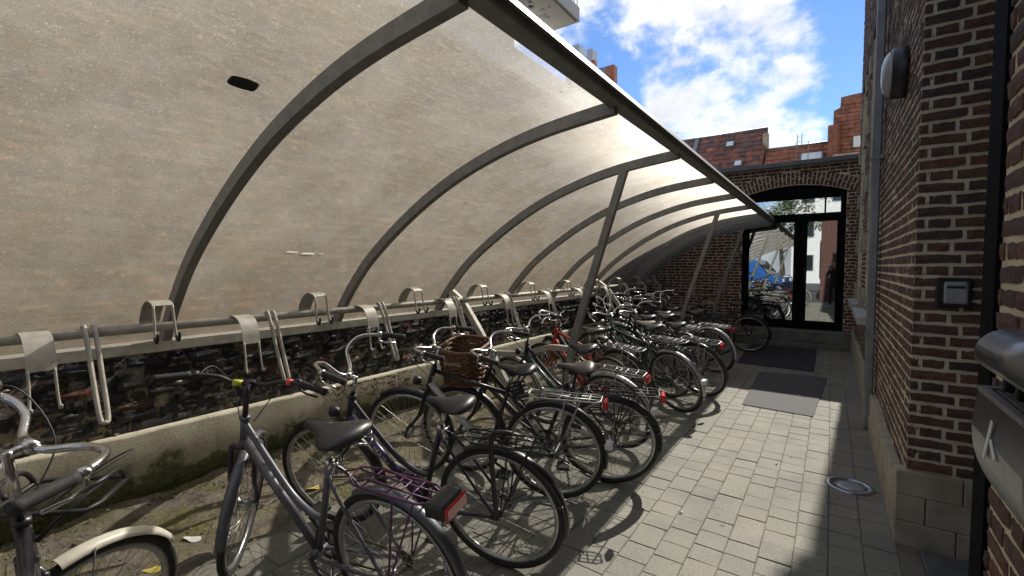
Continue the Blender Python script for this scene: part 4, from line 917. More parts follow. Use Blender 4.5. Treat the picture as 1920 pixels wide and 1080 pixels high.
    for s_ in (-1, 1):
        g.tube(smooth_path([(0.03, s_*0.05, 0.005), (0.09, s_*0.025, -0.022), (0.17, s_*0.02, -0.020), (0.235, s_*0.008, 0.005)], 4), 0.0038, 6)
        if spring:
            hx = [(0.030+0.014*math.cos(a), s_*0.062+0.014*math.sin(a), -0.052+0.0065*a/1.57*1.1) for a in [k*0.7 for k in range(19)]]; g.tube(hx, 0.0032, 5)
            g.tube([(0.03, s_*0.062, -0.052), (0.10, s_*0.01, -0.03)], 0.005, 6)
    g.obox((0.155, 0, -0.022), (0.045, 0.05, 0.03), Matrix.Identity(3)); g.build('saddle_rail', 'chrome' if spring else 'dark_metal', so)
    # stem and bars
    stp = HT_+AXU*(0.155+bar_h); g = MB(); g.tube([HT_, stp], 0.0125, 10); cl = stp+Vector((0.045, 0, 0.006)); g.tube([stp-AXU*0.012, cl], 0.0135, 10); g.tube([cl+Vector((0,-0.024,0)), cl+Vector((0,0.024,0))], 0.0185, 12); g.build('stem', stem_m, r, ST)
    if bars == 'swept': half = [(0,0,0), (0.012,0.05,0.004), (0.05,0.13,0.035), (0.035,0.22,0.055), (-0.05,0.275,0.05), (-0.19,0.305,0.03)]; gn = 0.125
    elif bars == 'high': half = [(0,0,0), (0.02,0.05,0.03), (0.055,0.10,0.11), (0.03,0.19,0.15), (-0.06,0.255,0.14), (-0.20,0.29,0.115)]; gn = 0.125
    else: half = [(0,0,0), (0.0,0.07,0.0), (-0.01,0.13,0.022), (-0.035,0.20,0.030), (-0.075,0.285,0.024), (-0.11,0.345,0.018)]; gn = 0.13
    hp = smooth_path(half, 6); g = MB()
    full = [Vector((p.x, -p.y, p.z)) for p in reversed(hp[1:])]+list(hp); g.tube([cl+p for p in full], 0.0112, 10); hbo = g.build('handlebar', bar_m, r, ST)
    for s_ in (-1, 1):
        m_ = Matrix.Diagonal((1, s_, 1)); e = hp[-1]; d = (hp[-1]-hp[-4]).normalized(); a_ = e-d*gn
        g = MB(); pa = [cl+m_ @ (a_+d*(gn+0.006)*k/9) for k in range(10)]; g.tube(pa, 0.0162, 12, scales=[1.12, 1.0, 1.03, 0.98, 1.03, 0.98, 1.03, 0.98, 1.03, 1.08]); g.build('grip', grips, hbo)
        g = MB(); b0 = a_-d*0.02; g.tube([cl+m_ @ (b0-d*0.012), cl+m_ @ (b0+d*0.012)], 0.0175, 10); dn = Vector((0.3, 0, -0.5)).normalized()
        g.tube([cl+m_ @ v_ for v_ in (b0+dn*0.015, b0+dn*0.045+d*0.01, b0+dn*0.055+d*0.05, b0+dn*0.05+d*0.11)], 0.0055, 7); g.build('brake_lever', 'chrome' if bar_m == 'chrome' else 'dark_metal', hbo)
        if not simple:
            q0 = b0+dn*0.02; g = MB(); g.tube(smooth_path([cl+m_ @ q0, cl+m_ @ (q0+Vector((0.12, -0.03, 0.03))), cl+Vector((0.13, s_*0.10, -0.06)), cl+Vector((0.06, s_*0.03, -0.20))], 6), 0.0026, 5); g.build('brake_cable', 'cable', hbo)
    # lamps
    if dyn:
        lc = HB_+Vector((0.085, 0, 0.04)); g = MB(); g.lathe([(0.0, -0.03), (0.02, -0.028), (0.032, 0.0), (0.033, 0.018), (0.028, 0.024), (0.0, 0.026)], 16, X4((0,0,1),(0,1,0),(1,0,0),lc)); g.tube([HB_+Vector((0.02,0,0.0)), lc+Vector((0,0,-0.03))], 0.004, 6); g.build('front_lamp', 'black_plastic' if frame_m in ('p_black', 'p_navy') else 'chrome', r, ST)
    # rear carrier
    if rack:
        zc = 0.748; g = MB(); q = 0.062
        xe_ = -0.25 if box else -0.325
        loop = [(0.15, -q*0.55, zc+0.012), (0.10, -q, zc), (xe_+0.035, -q, zc), (xe_, -q*0.7, zc), (xe_, q*0.7, zc), (xe_+0.035, q, zc), (0.10, q, zc), (0.15, q*0.55, zc+0.012)]
        g.tube(loop, 0.0050, 7, closed=True); 
        for yy in (-0.022, 0.022): g.tube([(0.14, yy, zc+0.006), (xe_, yy, zc)], 0.0038, 6)
        for uu in (0.06, -0.06, -0.16)+(() if box else (-0.25,)): g.tube([(uu, -q, zc), (uu, q, zc)], 0.0038, 6)
        for s_ in (-1, 1):
            g.tube([(-0.10, s_*q, zc), (-0.03, s_*0.07, RA.z+0.02)], 0.0045, 6); g.tube([(-0.20, s_*q, zc), (-0.04, s_*0.07, RA.z+0.03)], 0.0045, 6); g.tube([(0.14, s_*q*0.5, zc+0.01), SC+Vector((-0.03, s_*0.02, -0.05))], 0.0045, 6)
        co = g.build('rear_carrier', rack, r)
        g = MB(); g.tube([(0.10, -0.045, zc+0.006), (0.03, -0.04, zc+0.028), (-0.12, -0.03, zc+0.012), (-0.12, 0.03, zc+0.012), (0.03, 0.04, zc+0.028), (0.10, 0.045, zc+0.006)], 0.0035, 6); g.build('spring_clip', rack, co)
        if box:
            MB().bbox(-0.335, -0.245, -0.066, 0.066, 0.702, 0.762, 0.010).build('carrier_box', 'black_plastic', co)
        if light:
            x0 = -0.386 if box else -0.335
            if box: MB().bbox(-0.350, -0.3355, -0.063, 0.063, 0.706, 0.758, 0.006).build('rear_light', 'red_lens', r)
            else:
                MB().bbox(x0-0.03, x0, -0.038, 0.038, 0.685, 0.745, 0.008).build('rear_light', 'red_lens', r)
        if sidebag:
            g = MB()
            for s_ in (1,):
                g.tube([(0.06, s_*q, zc), (0.07, s_*0.10, 0.50), (-0.24, s_*0.10, 0.47), (-0.27, s_*q, zc)], 0.005, 7)
                for uu in (-0.02, -0.12): g.tube([(uu, s_*q, zc), (uu-0.02, s_*0.10, 0.485)], 0.0035, 6)
                g.tube([(0.07, s_*0.085, 0.62), (-0.25, s_*0.085, 0.61)], 0.0035, 6)
            g.build('pannier_frame', 'dark_metal', co)
    if stand: MB().tube([BB+Vector((-0.10, 0.02, 0.0)), BB+Vector((-0.14, 0.06, -0.04)), (0.27, 0.155, 0.035), (0.25, 0.165, 0.03)], 0.0085, 8).build('kickstand', 'chrome' if not simple else 'dark_metal', r)
    if basket:
        g = MB(); c0 = cl+Vector((0.20, 0, -0.12)); nL = 15
        def rr_(lv, k):
            a = 2*math.pi*k/28; sx_ = 0.125+0.035*lv; sy_ = 0.155+0.035*lv
            return c0+Vector((sx_*math.copysign(abs(math.cos(a))**0.6, math.cos(a)), sy_*math.copysign(abs(math.sin(a))**0.6, math.sin(a)), -0.12+0.25*lv))
        for l in range(nL):
            lv = l/(nL-1); pts = []
            for k in range(56):
                p = rr_(lv, k/2.0); o_ = (p-c0); o_.z = 0; p = p+o_.normalized()*(0.006 if (k//2+l) % 2 else -0.006); pts.append(p)
            g.tube(pts, 0.0086, 6, closed=True)
        bo = g.build('basket', basket, r, ST)
        g = MB()
        for k in range(28): g.tube([rr_(0, k), rr_(1, k)], 0.005, 5)
        g.add([rr_(0, k) for k in range(28)], [tuple(range(28))]); g.build('basket_stakes', basket, bo)
        g = MB(); g.tube([rr_(1.02, k) for k in range(28)], 0.013, 8, closed=True); g.build('basket_rim', basket, bo)
        tm = text_mesh('bonita', 0.05, 'cream'); pa = rr_(0.72, 7); pb = pa+Vector((0, 0.017, 0))
        link('lettering', tm, bo, X4((-1,0,0), (0,0.13,0.99), (0,1,-0.13), pb))
    if extra: extra(r, dict(ST=ST, cl=cl, BB=BB, SC=SC, RA=RA, FA=FA, dt=dt, hp=hp, hbo=hbo, fo=fo))
    return r
def tube_text(body, size, mat, dt, t0, parent, off=0.0225):
    d = (Vector(dt[1])-Vector(dt[0])); c = Vector(dt[0])+d*t0; d.normalize(); nrm = Vector((0,1,0)); up = nrm.cross(d)
    link('lettering', text_mesh(body, size, mat), parent, X4(d, up, nrm, c+nrm*off))

def ex_O(r, q):   # front carrier, bell
    cl = q['cl']; ST = Matrix.Translation(HT_) @ Matrix.Rotation(R(-30), 4, AXU) @ Matrix.Translation(-HT_); g = MB(); z = 0.86; u0 = 0.93
    lp_ = [(u0, -0.11, z), (u0, 0.11, z), (u0+0.05, 0.125, z), (u0+0.21, 0.125, z), (u0+0.24, 0.105, z), (u0+0.24, -0.105, z), (u0+0.21, -0.125, z), (u0+0.05, -0.125, z)]
    g.tube(lp_, 0.0085, 8, closed=True)
    for yy in (-0.065, 0.0, 0.065): g.tube([(u0, yy, z), (u0+0.24, yy, z)], 0.0062, 7)
    for s_ in (-1, 1):
        g.tube(smooth_path([(u0, s_*0.08, z+0.05), (u0+0.05, s_*0.122, z+0.07), (u0+0.16, s_*0.125, z+0.06), (u0+0.22, s_*0.122, z)], 4), 0.008, 8); g.tube([(u0, s_*0.06, z), (0.885, s_*0.02, 0.80)], 0.007, 7)
    g.build('front_carrier', 'dark_metal', r, ST)
    e = q['hp'][20]; c = cl+Vector((e.x, e.y, e.z)); g = MB(); g.lathe([(0.0, 0.034), (0.010, 0.0335), (0.022, 0.028), (0.030, 0.016), (0.031, 0.006), (0.026, 0.0), (0.0, 0.0)], 22, X4((1,0,0),(0,1,0),(0,0,1),c+Vector((0,0,0.014)))); g.build('bell', 'chrome', q['hbo'])
    MB().lathe([(0.0, 0.0), (0.0095, 0.0), (0.0095, 0.003), (0.0, 0.0035)], 14, Matrix.Translation(c+Vector((0,0,0.0477)))).build('bell_cap', 'black_plastic', q['hbo'])
def ex_A(r, q):
    cl = q['cl']; hp = q['hp']
    for s_, m_, i in ((1, 'yellow_tape', 3), (-1, 'red_tape', 15)):
        a = hp[i]; b_ = hp[i+3] if s_ > 0 else hp[i+2]; g = MB(); D = Matrix.Diagonal((1, s_, 1)); g.tube([cl+D @ a, cl+D @ ((a+b_)/2), cl+D @ b_], 0.0155, 12); g.build('tape', m_, q['hbo'])
def ex_B(r, q):
    tube_text('MAIN', 0.052, 'p_white', q['dt'], 0.45, q['fo'], 0.0235)
    g = MB(); g.tube(smooth_path([(-0.02, 0.085, 0.36), (-0.02, 0.088, 0.55), (-0.025, 0.088, 0.76), (-0.045, 0.088, 0.83), (-0.09, 0.085, 0.845), (-0.13, 0.07, 0.835)], 6), 0.0125, 10); g.build('lock', 'black_plastic', r)
def ex_C(r, q):
    tube_text('ma', 0.055, 'p_white', [HT_+Vector((-0.01,0,0.02)), HB_+Vector((-0.05,0,-0.02))], 0.6, q['fo'], 0.026)
    g = MB(); pts = []
    for k in range(130):
        a = k*0.42; pts.append((0.20+0.055*math.cos(a)+0.0003*k, 0.02+0.055*math.sin(a)*0.8, 0.72+0.0008*k+0.02*math.sin(a*0.5)))
    g.tube(pts, 0.0055, 6); g.build('coil_lock', 'black_plastic', r)
def ex_D(r, q): tube_text('VELO', 0.045, 'p_white', q['dt'], 0.42, q['fo'], 0.0235)

bike('bicycle', (-0.98, 0.20, 172, -5), 'bicycle with black front carrier, chrome bell and cream mudguard, nearest the camera at left', 'p_ink', 'diamond', fend='cream', steer=-66, bars='swept', bar_h=0.08, extra=ex_O, rack=None, fork_m='p_ink', dyn=False, saddle='saddle_vinyl')
bike('bicycle', (-1.44, 1.28, 187, -9), 'grey step-through bicycle with purple rear carrier and yellow and red tape on its bars', 'p_grey', 'step', fork_m='p_plum', stem_m='p_plum', fend='p_grey', bars='flat', bar_m='black_plastic', rack='p_purple', box=True, spring=True, steer=-50, extra=ex_A, dyn=False, bar_h=0.01)
bike('bicycle', (-1.38, 1.92, 193, -11), 'dark violet step-through bicycle lettered MAIN with black mudguards and high chrome bars', 'p_navy', 'step', lowtube='p_violet', fend='p_black', bars='high', rack='dark_metal', light=False, extra=ex_B, steer=6, bar_h=-0.03)
bike('bicycle', (-1.52, 2.70, 197, -8), 'black bicycle with white down tube lettered ma and coil lock under its saddle', 'p_black', 'diamond', lowtube='p_white', fend='p_black', bars='swept', rack='p_silver', extra=ex_C, rtip=True, steer=5, grips='rubber')
bike('bicycle', (-1.30, 3.12, 203, -13), 'black bicycle with brown wicker front basket and wire pannier frame', 'p_black', 'step', fend='p_black', bars='swept', rack='dark_metal', saddle='saddle_brown', basket='wicker', sidebag=True, steer=-10, bar_h=-0.02)
bike('bicycle', (-1.50, 3.80, 174, -15), 'navy bicycle with teal down tube lettered VELO and silver mudguards', 'p_navy', 'step', lowtube='p_teal', fend='p_silver', bars='swept', rack='p_silver', extra=ex_D, rtip=True, steer=-6)
bike('bicycle', (-1.74, 4.36, 156, -9), 'red framed bicycle just beyond the first shelter post', 'p_red', 'diamond', fend=None, bars='flat', bar_m='dark_metal', rack=None, simple=True, steer=14, dyn=False, sad_h=0.03)
bike('bicycle', (-1.82, 4.82, 165, -12), 'black bicycle pushed far in behind the dark green one', 'p_black', 'step', fend='p_black', bars='swept', rack='p_silver', simple=True, steer=-20, light=False)
bike('bicycle', (-1.32, 5.12, 156, -14), 'dark green bicycle with pale rear mudguard sticking out towards the mats', 'p_green', 'diamond', fend='p_silver', bars='swept', rack='p_navy', light=False, rtip=True, steer=-10, sad_h=0.04)
bike('bicycle', (-1.58, 5.62, 162, -12), 'bicycle with an olive saddle half hidden behind the dark green one', 'p_brown', 'step', fend='p_black', bars='high', rack='p_silver', saddle='saddle_olive', simple=True, steer=10, light=False)
bike('bicycle', (-1.25, 5.92, 160, -17), 'black bicycle with black mudguard and red tail reflector beside the near mat', 'p_black', 'step', fend='p_black', bars='swept', rack='p_silver', simple=True, steer=-6)
bike('bicycle', (-1.62, 6.60, 160, -12), 'dark bicycle with chrome bars just past the black one with the red reflector', 'p_navy', 'diamond', fend='p_black', bars='swept', rack='dark_metal', simple=True, steer=12, light=False)
bike('bicycle', (-1.39, 7.33, 160, -13), 'grey-brown bicycle with white mudguard and silver carrier next to the second post', 'p_brown', 'step', fend='p_white', bars='high', rack='p_silver', simple=True, steer=-8, sad_h=0.02)
bike('bicycle', (-1.72, 8.05, 166, -10), 'blue bicycle with silver saddle in the shade beyond the second post', 'p_blue', 'diamond', fend='p_black', bars='swept', rack='dark_metal', simple=True, steer=10, saddle='saddle_vinyl', light=False)
bike('bicycle', (-1.80, 6.28, 168, -10), 'teal bicycle with high bars pushed far in past the olive saddle', 'p_teal', 'step', fend='p_black', bars='high', rack='dark_metal', simple=True, steer=-14, light=False)
bike('bicycle', (-1.78, 7.00, 165, -12), 'silver bicycle pushed far in just before the second shelter post', 'p_silver', 'step', fend='p_silver', bars='high', rack='p_silver', simple=True, steer=16, light=False)
bike('bicycle', (-1.86, 7.70, 162, -9), 'dark bicycle with swept chrome bars directly behind the second shelter post', 'p_black', 'step', fend='p_black', bars='swept', rack='dark_metal', simple=True, steer=-10, light=False)
bike('bicycle', (-1.66, 8.75, 170, -9), 'black bicycle with flat bars in the shade before the brick end wall', 'p_black', 'diamond', fend=None, bars='flat', bar_m='dark_metal', rack='dark_metal', simple=True, steer=-12, light=False)
bike('bicycle', (-1.22, 9.45, 184, -8), 'black bicycle furthest back with its rear wheel before the glass door', 'p_black', 'step', fend='p_black', bars='swept', bar_m='dark_metal', rack='dark_metal', simple=True, light=False, steer=0)

# ------------------------------------------------------------------ roofs beyond the end wall
def tile_field(parent, A, ud, sd, U, Sl, mat, tw=0.215, te=0.26, seed=0, skip=None, name='tile_field'):
    """overlapping pantiles: A lower left corner, ud along the eaves, sd up the slope"""
    rg = random.Random(seed); A = Vector(A); ud = Vector(ud).normalized(); sd = Vector(sd).normalized(); nn = ud.cross(sd); mb = MB()
    if nn.y > 0 and abs(nn.y) > 0.01: nn = -nn
    for r_ in range(int(Sl/te)+1):
        for c in range(int(U/tw)+1):
            u0 = c*tw; s0 = r_*te
            if u0 > U or s0 > Sl or (skip and skip(u0+tw/2, s0+te/2)): continue
            u1 = min(u0+tw*0.985, U); s1 = min(s0+te*1.12, Sl+0.02); j = rg.uniform(-0.008, 0.008)
            vs = []
            for s_, lift in ((s0+j, 0.035+rg.uniform(0, .008)), (s1+j, 0.006)):
                for k in range(4):
                    t = k/3; vs.append(A+ud*(u0+(u1-u0)*t)+sd*s_+nn*(lift+0.022*math.sin(t*math.pi)))
            vs += [A+ud*u0+sd*(s0+j)+nn*0.0, A+ud*u1+sd*(s0+j)+nn*0.0]
            mb.add(vs, [(0,1,5,4), (1,2,6,5), (2,3,7,6), (8,9,3,2,1,0)])
    mb.build(name, mat, parent, kind='stuff')
rl = thing('tiled_house', (-3.4, 17, 0), 'house beyond the end wall with weathered dark red tiled roof and two small skylights', 'house'); rl['world_kids'] = 1
MB().box(-9, -1.9, 15.7, 18.9, 0, 4.12).build('wall', 'party_mortar', rl)
MB().add([(-9,15.5,4.1),(-1.82,15.5,4.1),(-1.82,17.3,6.07),(-9,17.3,6.07),(-9,19.1,4.1),(-1.82,19.1,4.1)],[(0,1,2,3),(3,2,5,4),(0,3,4),(1,5,2),(0,4,5,1)]).build('roof', 'roof_dark', rl)
sd_ = Vector((0, 1.8, 1.97)); tile_field(rl, (-9, 15.5, 4.1), (1,0,0), sd_, 7.18, sd_.length, 'roof_dark', seed=1)
MB().tube([(-9, 17.3, 6.10), (-1.82, 17.3, 6.10)], 0.06, 8).build('ridge', 'coping_metal', rl)
mb = MB(); nn = Vector((0, -1.97, 1.8)).normalized(); sdn = sd_.normalized()
for (x0, s0, w_, h_) in ((-2.98, 2.02, 0.22, 0.24), (-2.60, 0.92, 0.20, 0.24)):
    c = Vector((x0+w_/2, 15.5, 4.1))+sdn*s0+nn*0.07; MR = Matrix(((1,0,0), sdn, nn)).transposed()
    sk_ = MB().obox(c, (w_+0.06, h_+0.06, 0.06), MR).build('skylight', 'coping_metal', rl); MB().obox(c+nn*0.034, (w_-0.02, h_-0.02, 0.01), MR).build('pane', 'velux', sk_)
c = Vector((-4.0, 15.5, 4.1))+sdn*1.33+nn*0.05; MB().obox(c, (0.13, 2.65, 0.05), MR).build('lead_strip', 'zinc', rl)
MB().bbox(-1.90, -1.74, 16.7, 16.95, 4.9, 5.82, 0.02).build('chimney', 'stone', rl)
r2 = thing('orange_roof_house', (-0.9, 16.5, 0), 'lower orange tiled roof with a wide bright skylight beyond the end wall', 'house'); r2['world_kids'] = 1
MB().box(-1.78, 0.2, 15.7, 17.7, 0, 4.12).build('wall', 'party_mortar', r2)
MB().add([(-1.78,15.5,4.1),(0.2,15.5,4.1),(0.2,16.7,5.24),(-1.78,16.7,5.24),(-1.78,17.9,4.1),(0.2,17.9,4.1)],[(0,1,2,3),(3,2,5,4),(0,3,4),(1,5,2),(0,4,5,1)]).build('roof', 'roof_orange', r2)
sd2 = Vector((0, 1.2, 1.14)); tile_field(r2, (-1.78, 15.5, 4.1), (1,0,0), sd2, 1.95, sd2.length, 'roof_orange', seed=2)
MB().tube([(-1.78, 16.7, 5.27), (0.2, 16.7, 5.27)], 0.05, 8).build('ridge', 'coping_metal', r2)
n2_ = Vector((0, -1.14, 1.2)).normalized(); s2n = sd2.normalized(); MR2 = Matrix(((1,0,0), s2n, n2_)).transposed(); c = Vector((-0.56, 15.5, 4.1))+s2n*0.86+n2_*0.07
sk_ = MB().obox(c, (0.58, 0.52, 0.08), MR2).build('skylight', 'coping_metal', r2); MB().obox(c+n2_*0.045, (0.49, 0.42, 0.012), MR2).build('pane', 'velux', sk_)
mb = MB()
for xx in (-0.90, -0.62): mb.tube([(xx, 15.48, 4.1), (xx, 15.48, 5.1)], 0.010, 6)
mb.build('roof_pole', 'aluminium', r2)
mb = MB()
for xx in (-0.96, -0.84): mb.tube([(xx, 16.7, 5.25), (xx, 16.7, 5.62)], 0.010, 6)
for zz_ in (5.42, 5.55): mb.tube([(-0.96, 16.7, zz_), (-0.84, 16.7, zz_)], 0.008, 6)
mb.build('roof_ladder', 'aluminium', r2)
r3 = thing('tile_hung_gable', (0.3, 16, 0), 'tall gable hung with orange tiles rising behind the end wall at right', 'house'); r3['world_kids'] = 1
gp = [(-0.06, 3.0), (2.2, 3.0), (2.2, 6.45), (0.45, 6.36), (0.10, 6.33), (0.09, 6.05), (-0.06, 5.98)]
MB().add([(x_, 16.02, z_) for x_, z_ in gp]+[(x_, 19, z_) for x_, z_ in gp], [tuple(range(7))]+[(i, (i+1) % 7, 7+(i+1) % 7, 7+i) for i in range(7)]).build('wall', 'tile_hung', r3)
def skp(u, s): x_ = -0.05+u; z_ = 3.0+s; return z_ > (6.24 if x_ > 0.15 else 5.9)
tile_field(r3, (-0.05, 16.0, 3.0), (1,0,0), (0,0,1), 2.1, 3.4, 'tile_hung', tw=0.16, te=0.11, seed=3, skip=skp)
MB().bbox(-0.18, 0.06, 15.8, 16.1, 4.6, 5.55, 0.02).build('buttress', 'tile_hung', r3)
wn = MB().bbox(0.38, 0.60, 15.92, 16.0, 4.85, 5.20, 0.01).build('window', 'coping_metal', r3); MB().box(0.41, 0.57, 15.905, 15.918, 4.88, 5.17).build('pane', 'velux', wn)
MB().bbox(-0.05, 0.6, 15.3, 15.95, 4.2, 4.62, 0.02).build('parapet', 'stone', r3)
# ------------------------------------------------------------------ tower far off
tw_ = thing('brick_tower', (-18, 38, 0), 'distant orange brick tower with pale fins and glazed corner rising above the shelter', 'tower'); tw_['world_kids'] = 1
MB().box(-16.31, -15.6, 37.6, 38.35, 0, 18.75).build('corner_pier', 'tower_brick', tw_)
MB().box(-24, -16.0, 38.36, 40, 0, 17.4).build('body', 'tower_brick', tw_)
for k in range(4):
    for z0, z1 in ((16.9, 18.0), (18.03, 19.0), (15.6, 16.87)):
        x0 = -17.55+k*0.3; g_ = MB().box(x0, x0+0.275, 38.1+k*0.03, 38.2+k*0.03, z0, z1).build('glass_panel', 'tower_glass', tw_)
MB().box(-17.85, -17.56, 37.9, 38.4, 14, 19.75).build('brick_fin', 'tower_brick', tw_)
for x0, x1, z0, z1 in ((-19.85, -19.1, 15, 21.6), (-19.09, -18.5, 15, 20.4), (-18.5, -17.95, 15, 21.0)): MB().bbox(x0, x1, 38.0+(x0+20)*0.2, 39.5, z0, z1, 0.06).build('fin', 'tower_white', tw_)
MB().box(-20.6, -19.9, 38.3, 39, 15, 20.6).build('plant_box', 'coping_metal', tw_)
# ------------------------------------------------------------------ flats behind the party wall, with a balcony
fl = thing('flats', (-6, 2, 0), 'pale block of flats behind the party wall with a concrete balcony over the shelter', 'building'); fl['world_kids'] = 1
MB().box(-14, -4.75, -9, 6.9, 0, 13).build('wall', 'white_render', fl)
MB().box(-14, -4.75, 6.9, 10.2, 0, 5.5).build('sky_screen', 'white_render', fl)  # added box, blocks the strip of sky showing through the sheets
bl = MB().bbox(-4.76, -4.0, 3.2, 7.98, 6.17, 6.44, 0.01).build('balcony', 'balcony_concrete', fl)
MB().box(-4.70, -4.04, 3.3, 7.9, 6.15, 6.168).build('soffit_panel', 'balcony_concrete', bl)
mb = MB(); mb.tube([(-4.03, 3.2, 7.4), (-4.03, 7.94, 7.4), (-4.75, 7.94, 7.4)], 0.02, 8)
for k in range(40): mb.tube([(-4.03, 3.25+k*0.12, 6.44), (-4.03, 3.25+k*0.12, 7.4)], 0.008, 5)
mb.build('railing', 'aluminium', bl)
rg = random.Random(2)
for k in range(14):
    a_ = (-4.3+rg.uniform(-.2, .2), 6.9+rg.uniform(-.5, .6)); q = rg.uniform(0.01, 0.05); pts = [(a_[0]+q*math.cos(i*0.6)*rg.uniform(.7, 1.2), a_[1]+q*math.sin(i*0.6)*rg.uniform(.7, 1.4), 6.147) for i in range(10)]
    MB().add(pts, [tuple(range(10))]).build('flaked_patch', 'coping_metal', bl)
# ------------------------------------------------------------------ behind the camera, seen in the glass door
wb = thing('white_block', (3, -30, 0), 'white block of flats mirrored in the glass door', 'building'); wb['world_kids'] = 1
MB().box(-3.2, 12, -40, -30, 0, 11).build('wall', 'white_render', wb)
for i in range(6):
    for j in range(3):
        x0 = -2.5+i*2.4; z0 = 1.2+j*3.2; w1_ = MB().box(x0, x0+1.1, -30.0, -29.95, z0, z0+1.5).build('window', 'coping_metal', wb); MB().box(x0+0.08, x0+1.02, -29.948, -29.94, z0+0.08, z0+1.42).build('pane', 'car_glass', wb)
an = thing('brick_annex', (2, -7, 0), 'dark brick annex behind the viewpoint, mirrored at the right of the glass door', 'building'); an['world_kids'] = 1
MB().box(-0.42, 5, -13, -4.2, -0.03, 4.0).build('wall', 'brick_far', an)
for y_ in (-5.2, -8.4, -11.6):
    w1_ = MB().box(-0.45, -0.42, y_, y_+1.2, 1.0, 2.8).build('window', 'black_frame', an); MB().box(-0.458, -0.451, y_+0.08, y_+1.12, 1.08, 2.72).build('pane', 'car_glass', w1_)
tr_ = thing('broadleaf_tree', (-2.4, -9.5, -0.03), 'leafy tree mirrored in the top of the glass door', 'tree'); rg = random.Random(5)
g = MB(); g.tube(smooth_path([(0,0,0), (0.05,0.02,1.3), (-0.04,0.05,2.6), (0.06,0,4.4)], 5), 0.14, 9, scales=[1.2-0.05*i for i in range(16)])
for k in range(9):
    a = k*2.4; z0 = 2.4+0.22*k; g.tube(smooth_path([(0,0,z0), (0.7*math.cos(a), 0.7*math.sin(a), z0+0.6), (1.5*math.cos(a), 1.5*math.sin(a), z0+0.9)], 4), 0.045, 6, scales=[1-0.09*i for i in range(9)])
g.build('trunk', 'bark', tr_)
g = MB(); cl_ = [Vector((rg.gauss(0, 0.9), rg.gauss(0, 0.9), 4.5+rg.gauss(0, 0.75))) for k in range(34)]
for k in range(6500):
    c = rg.choice(cl_)+Vector((rg.gauss(0, .26), rg.gauss(0, .26), rg.gauss(0, .2))); a = Vector((rg.uniform(-1,1), rg.uniform(-1,1), rg.uniform(-.6,.6))).normalized()*rg.uniform(.04, .085); b_ = a.cross(Vector((rg.uniform(-1,1), rg.uniform(-1,1), 1))).normalized()*a.length*0.55
    g.add([c-a, c+b_, c+a, c-b_], [(0,1,2,3)])
g.build('crown', 'leaf_green', tr_)
vn = thing('parked_van', (-4.2, -8.0, -0.03), 'blue van parked at the far end of the yard, mirrored in the glass door', 'van', rot=(0,0,R(12)))
pr = [(-2.2, 0.35), (2.25, 0.35), (2.32, 0.75), (2.25, 1.05), (1.55, 1.18), (0.95, 1.95), (0.7, 2.05), (-2.1, 2.05), (-2.25, 1.8)]
g = MB(); n = len(pr)
vs = [(x_, s_*(0.92-0.10*max(0, (z_-1.1))), z_) for s_ in (-1, 1) for x_, z_ in pr]; g.add(vs, [tuple(range(n)), tuple(range(2*n-1, n-1, -1))]+[(i, n+i, n+(i+1) % n, (i+1) % n) for i in range(n)]); g.build('body', 'car_blue', vn)
for s_ in (-1, 1):
    for x0, x1 in ((0.05, 1.0), (-0.95, -0.05), (-2.0, -1.05)):
        yy = s_*(0.92-0.055); g = MB().add([(x0, yy+s_*0.004+s_*0.03, 1.2), (x1+0.25 if x1 > 0.9 else x1, yy+s_*0.034, 1.2), (x1-0.1 if x1 > .9 else x1, s_*0.838, 1.85), (x0, s_*0.838, 1.85)], [(0,1,2,3)]); g.build('window', 'car_glass', vn)
    for x0 in (-1.45, 1.45):
        wh = MB().ring((x0, s_*0.84, 0.33), 0.25, [(0.08, -0.09), (0.08, 0.09), (-0.05, 0.09), (-0.05, -0.09)], 24).build('wheel', 'rubber', vn); MB().lathe([(0, -0.02), (0.19, -0.02), (0.2, 0.02), (0, 0.04)], 18, X4((1,0,0),(0,0,s_),(0,s_,0),(x0, s_*0.90, 0.33))).build('rim', 'rim_alu', wh)
    MB().bbox(2.24, 2.33, s_*0.62-0.14, s_*0.62+0.14, 0.78, 0.98, 0.02).build('headlight', 'white_plastic', vn)
MB().add([(1.56, -0.80, 1.21), (1.56, 0.80, 1.21), (0.99, 0.76, 1.92), (0.99, -0.76, 1.92)], [(0,1,2,3)]).build('windscreen', 'car_glass', vn, Matrix.Translation((0.012, 0, 0.012)))
for o_ in [c_ for c_ in vn.children]: pass

# ------------------------------------------------------------------ the photographer, mirrored in the door
pe_ = thing('person', (0.10, -0.50, 0.0), 'person in dark clothes and white shoes holding up a phone, mirrored in the glass door', 'person')
def skin(name, verts, edges, rad, mat, parent, sub=2, M=None, root=0):
    me = bpy.data.meshes.new(name); me.from_pydata(verts, edges, []); ob = bpy.data.objects.new(name, me); COL.objects.link(ob)
    md = ob.modifiers.new('skin', 'SKIN'); md.use_smooth_shade = True
    sv_ = me.skin_vertices[0].data
    for i, r_ in enumerate(rad): sv_[i].radius = (r_, r_) if isinstance(r_, (int, float)) else r_; sv_[i].use_root = (i == root)
    m2 = ob.modifiers.new('sub', 'SUBSURF'); m2.levels = sub; m2.render_levels = sub
    dg = bpy.context.evaluated_depsgraph_get(); out_ = bpy.data.meshes.new_from_object(ob.evaluated_get(dg)); bpy.data.objects.remove(ob); bpy.data.meshes.remove(me)
    out_.materials.clear(); out_.materials.append(MATS[mat])
    for p in out_.polygons: p.use_smooth = True
    return link(name, out_, parent, M)
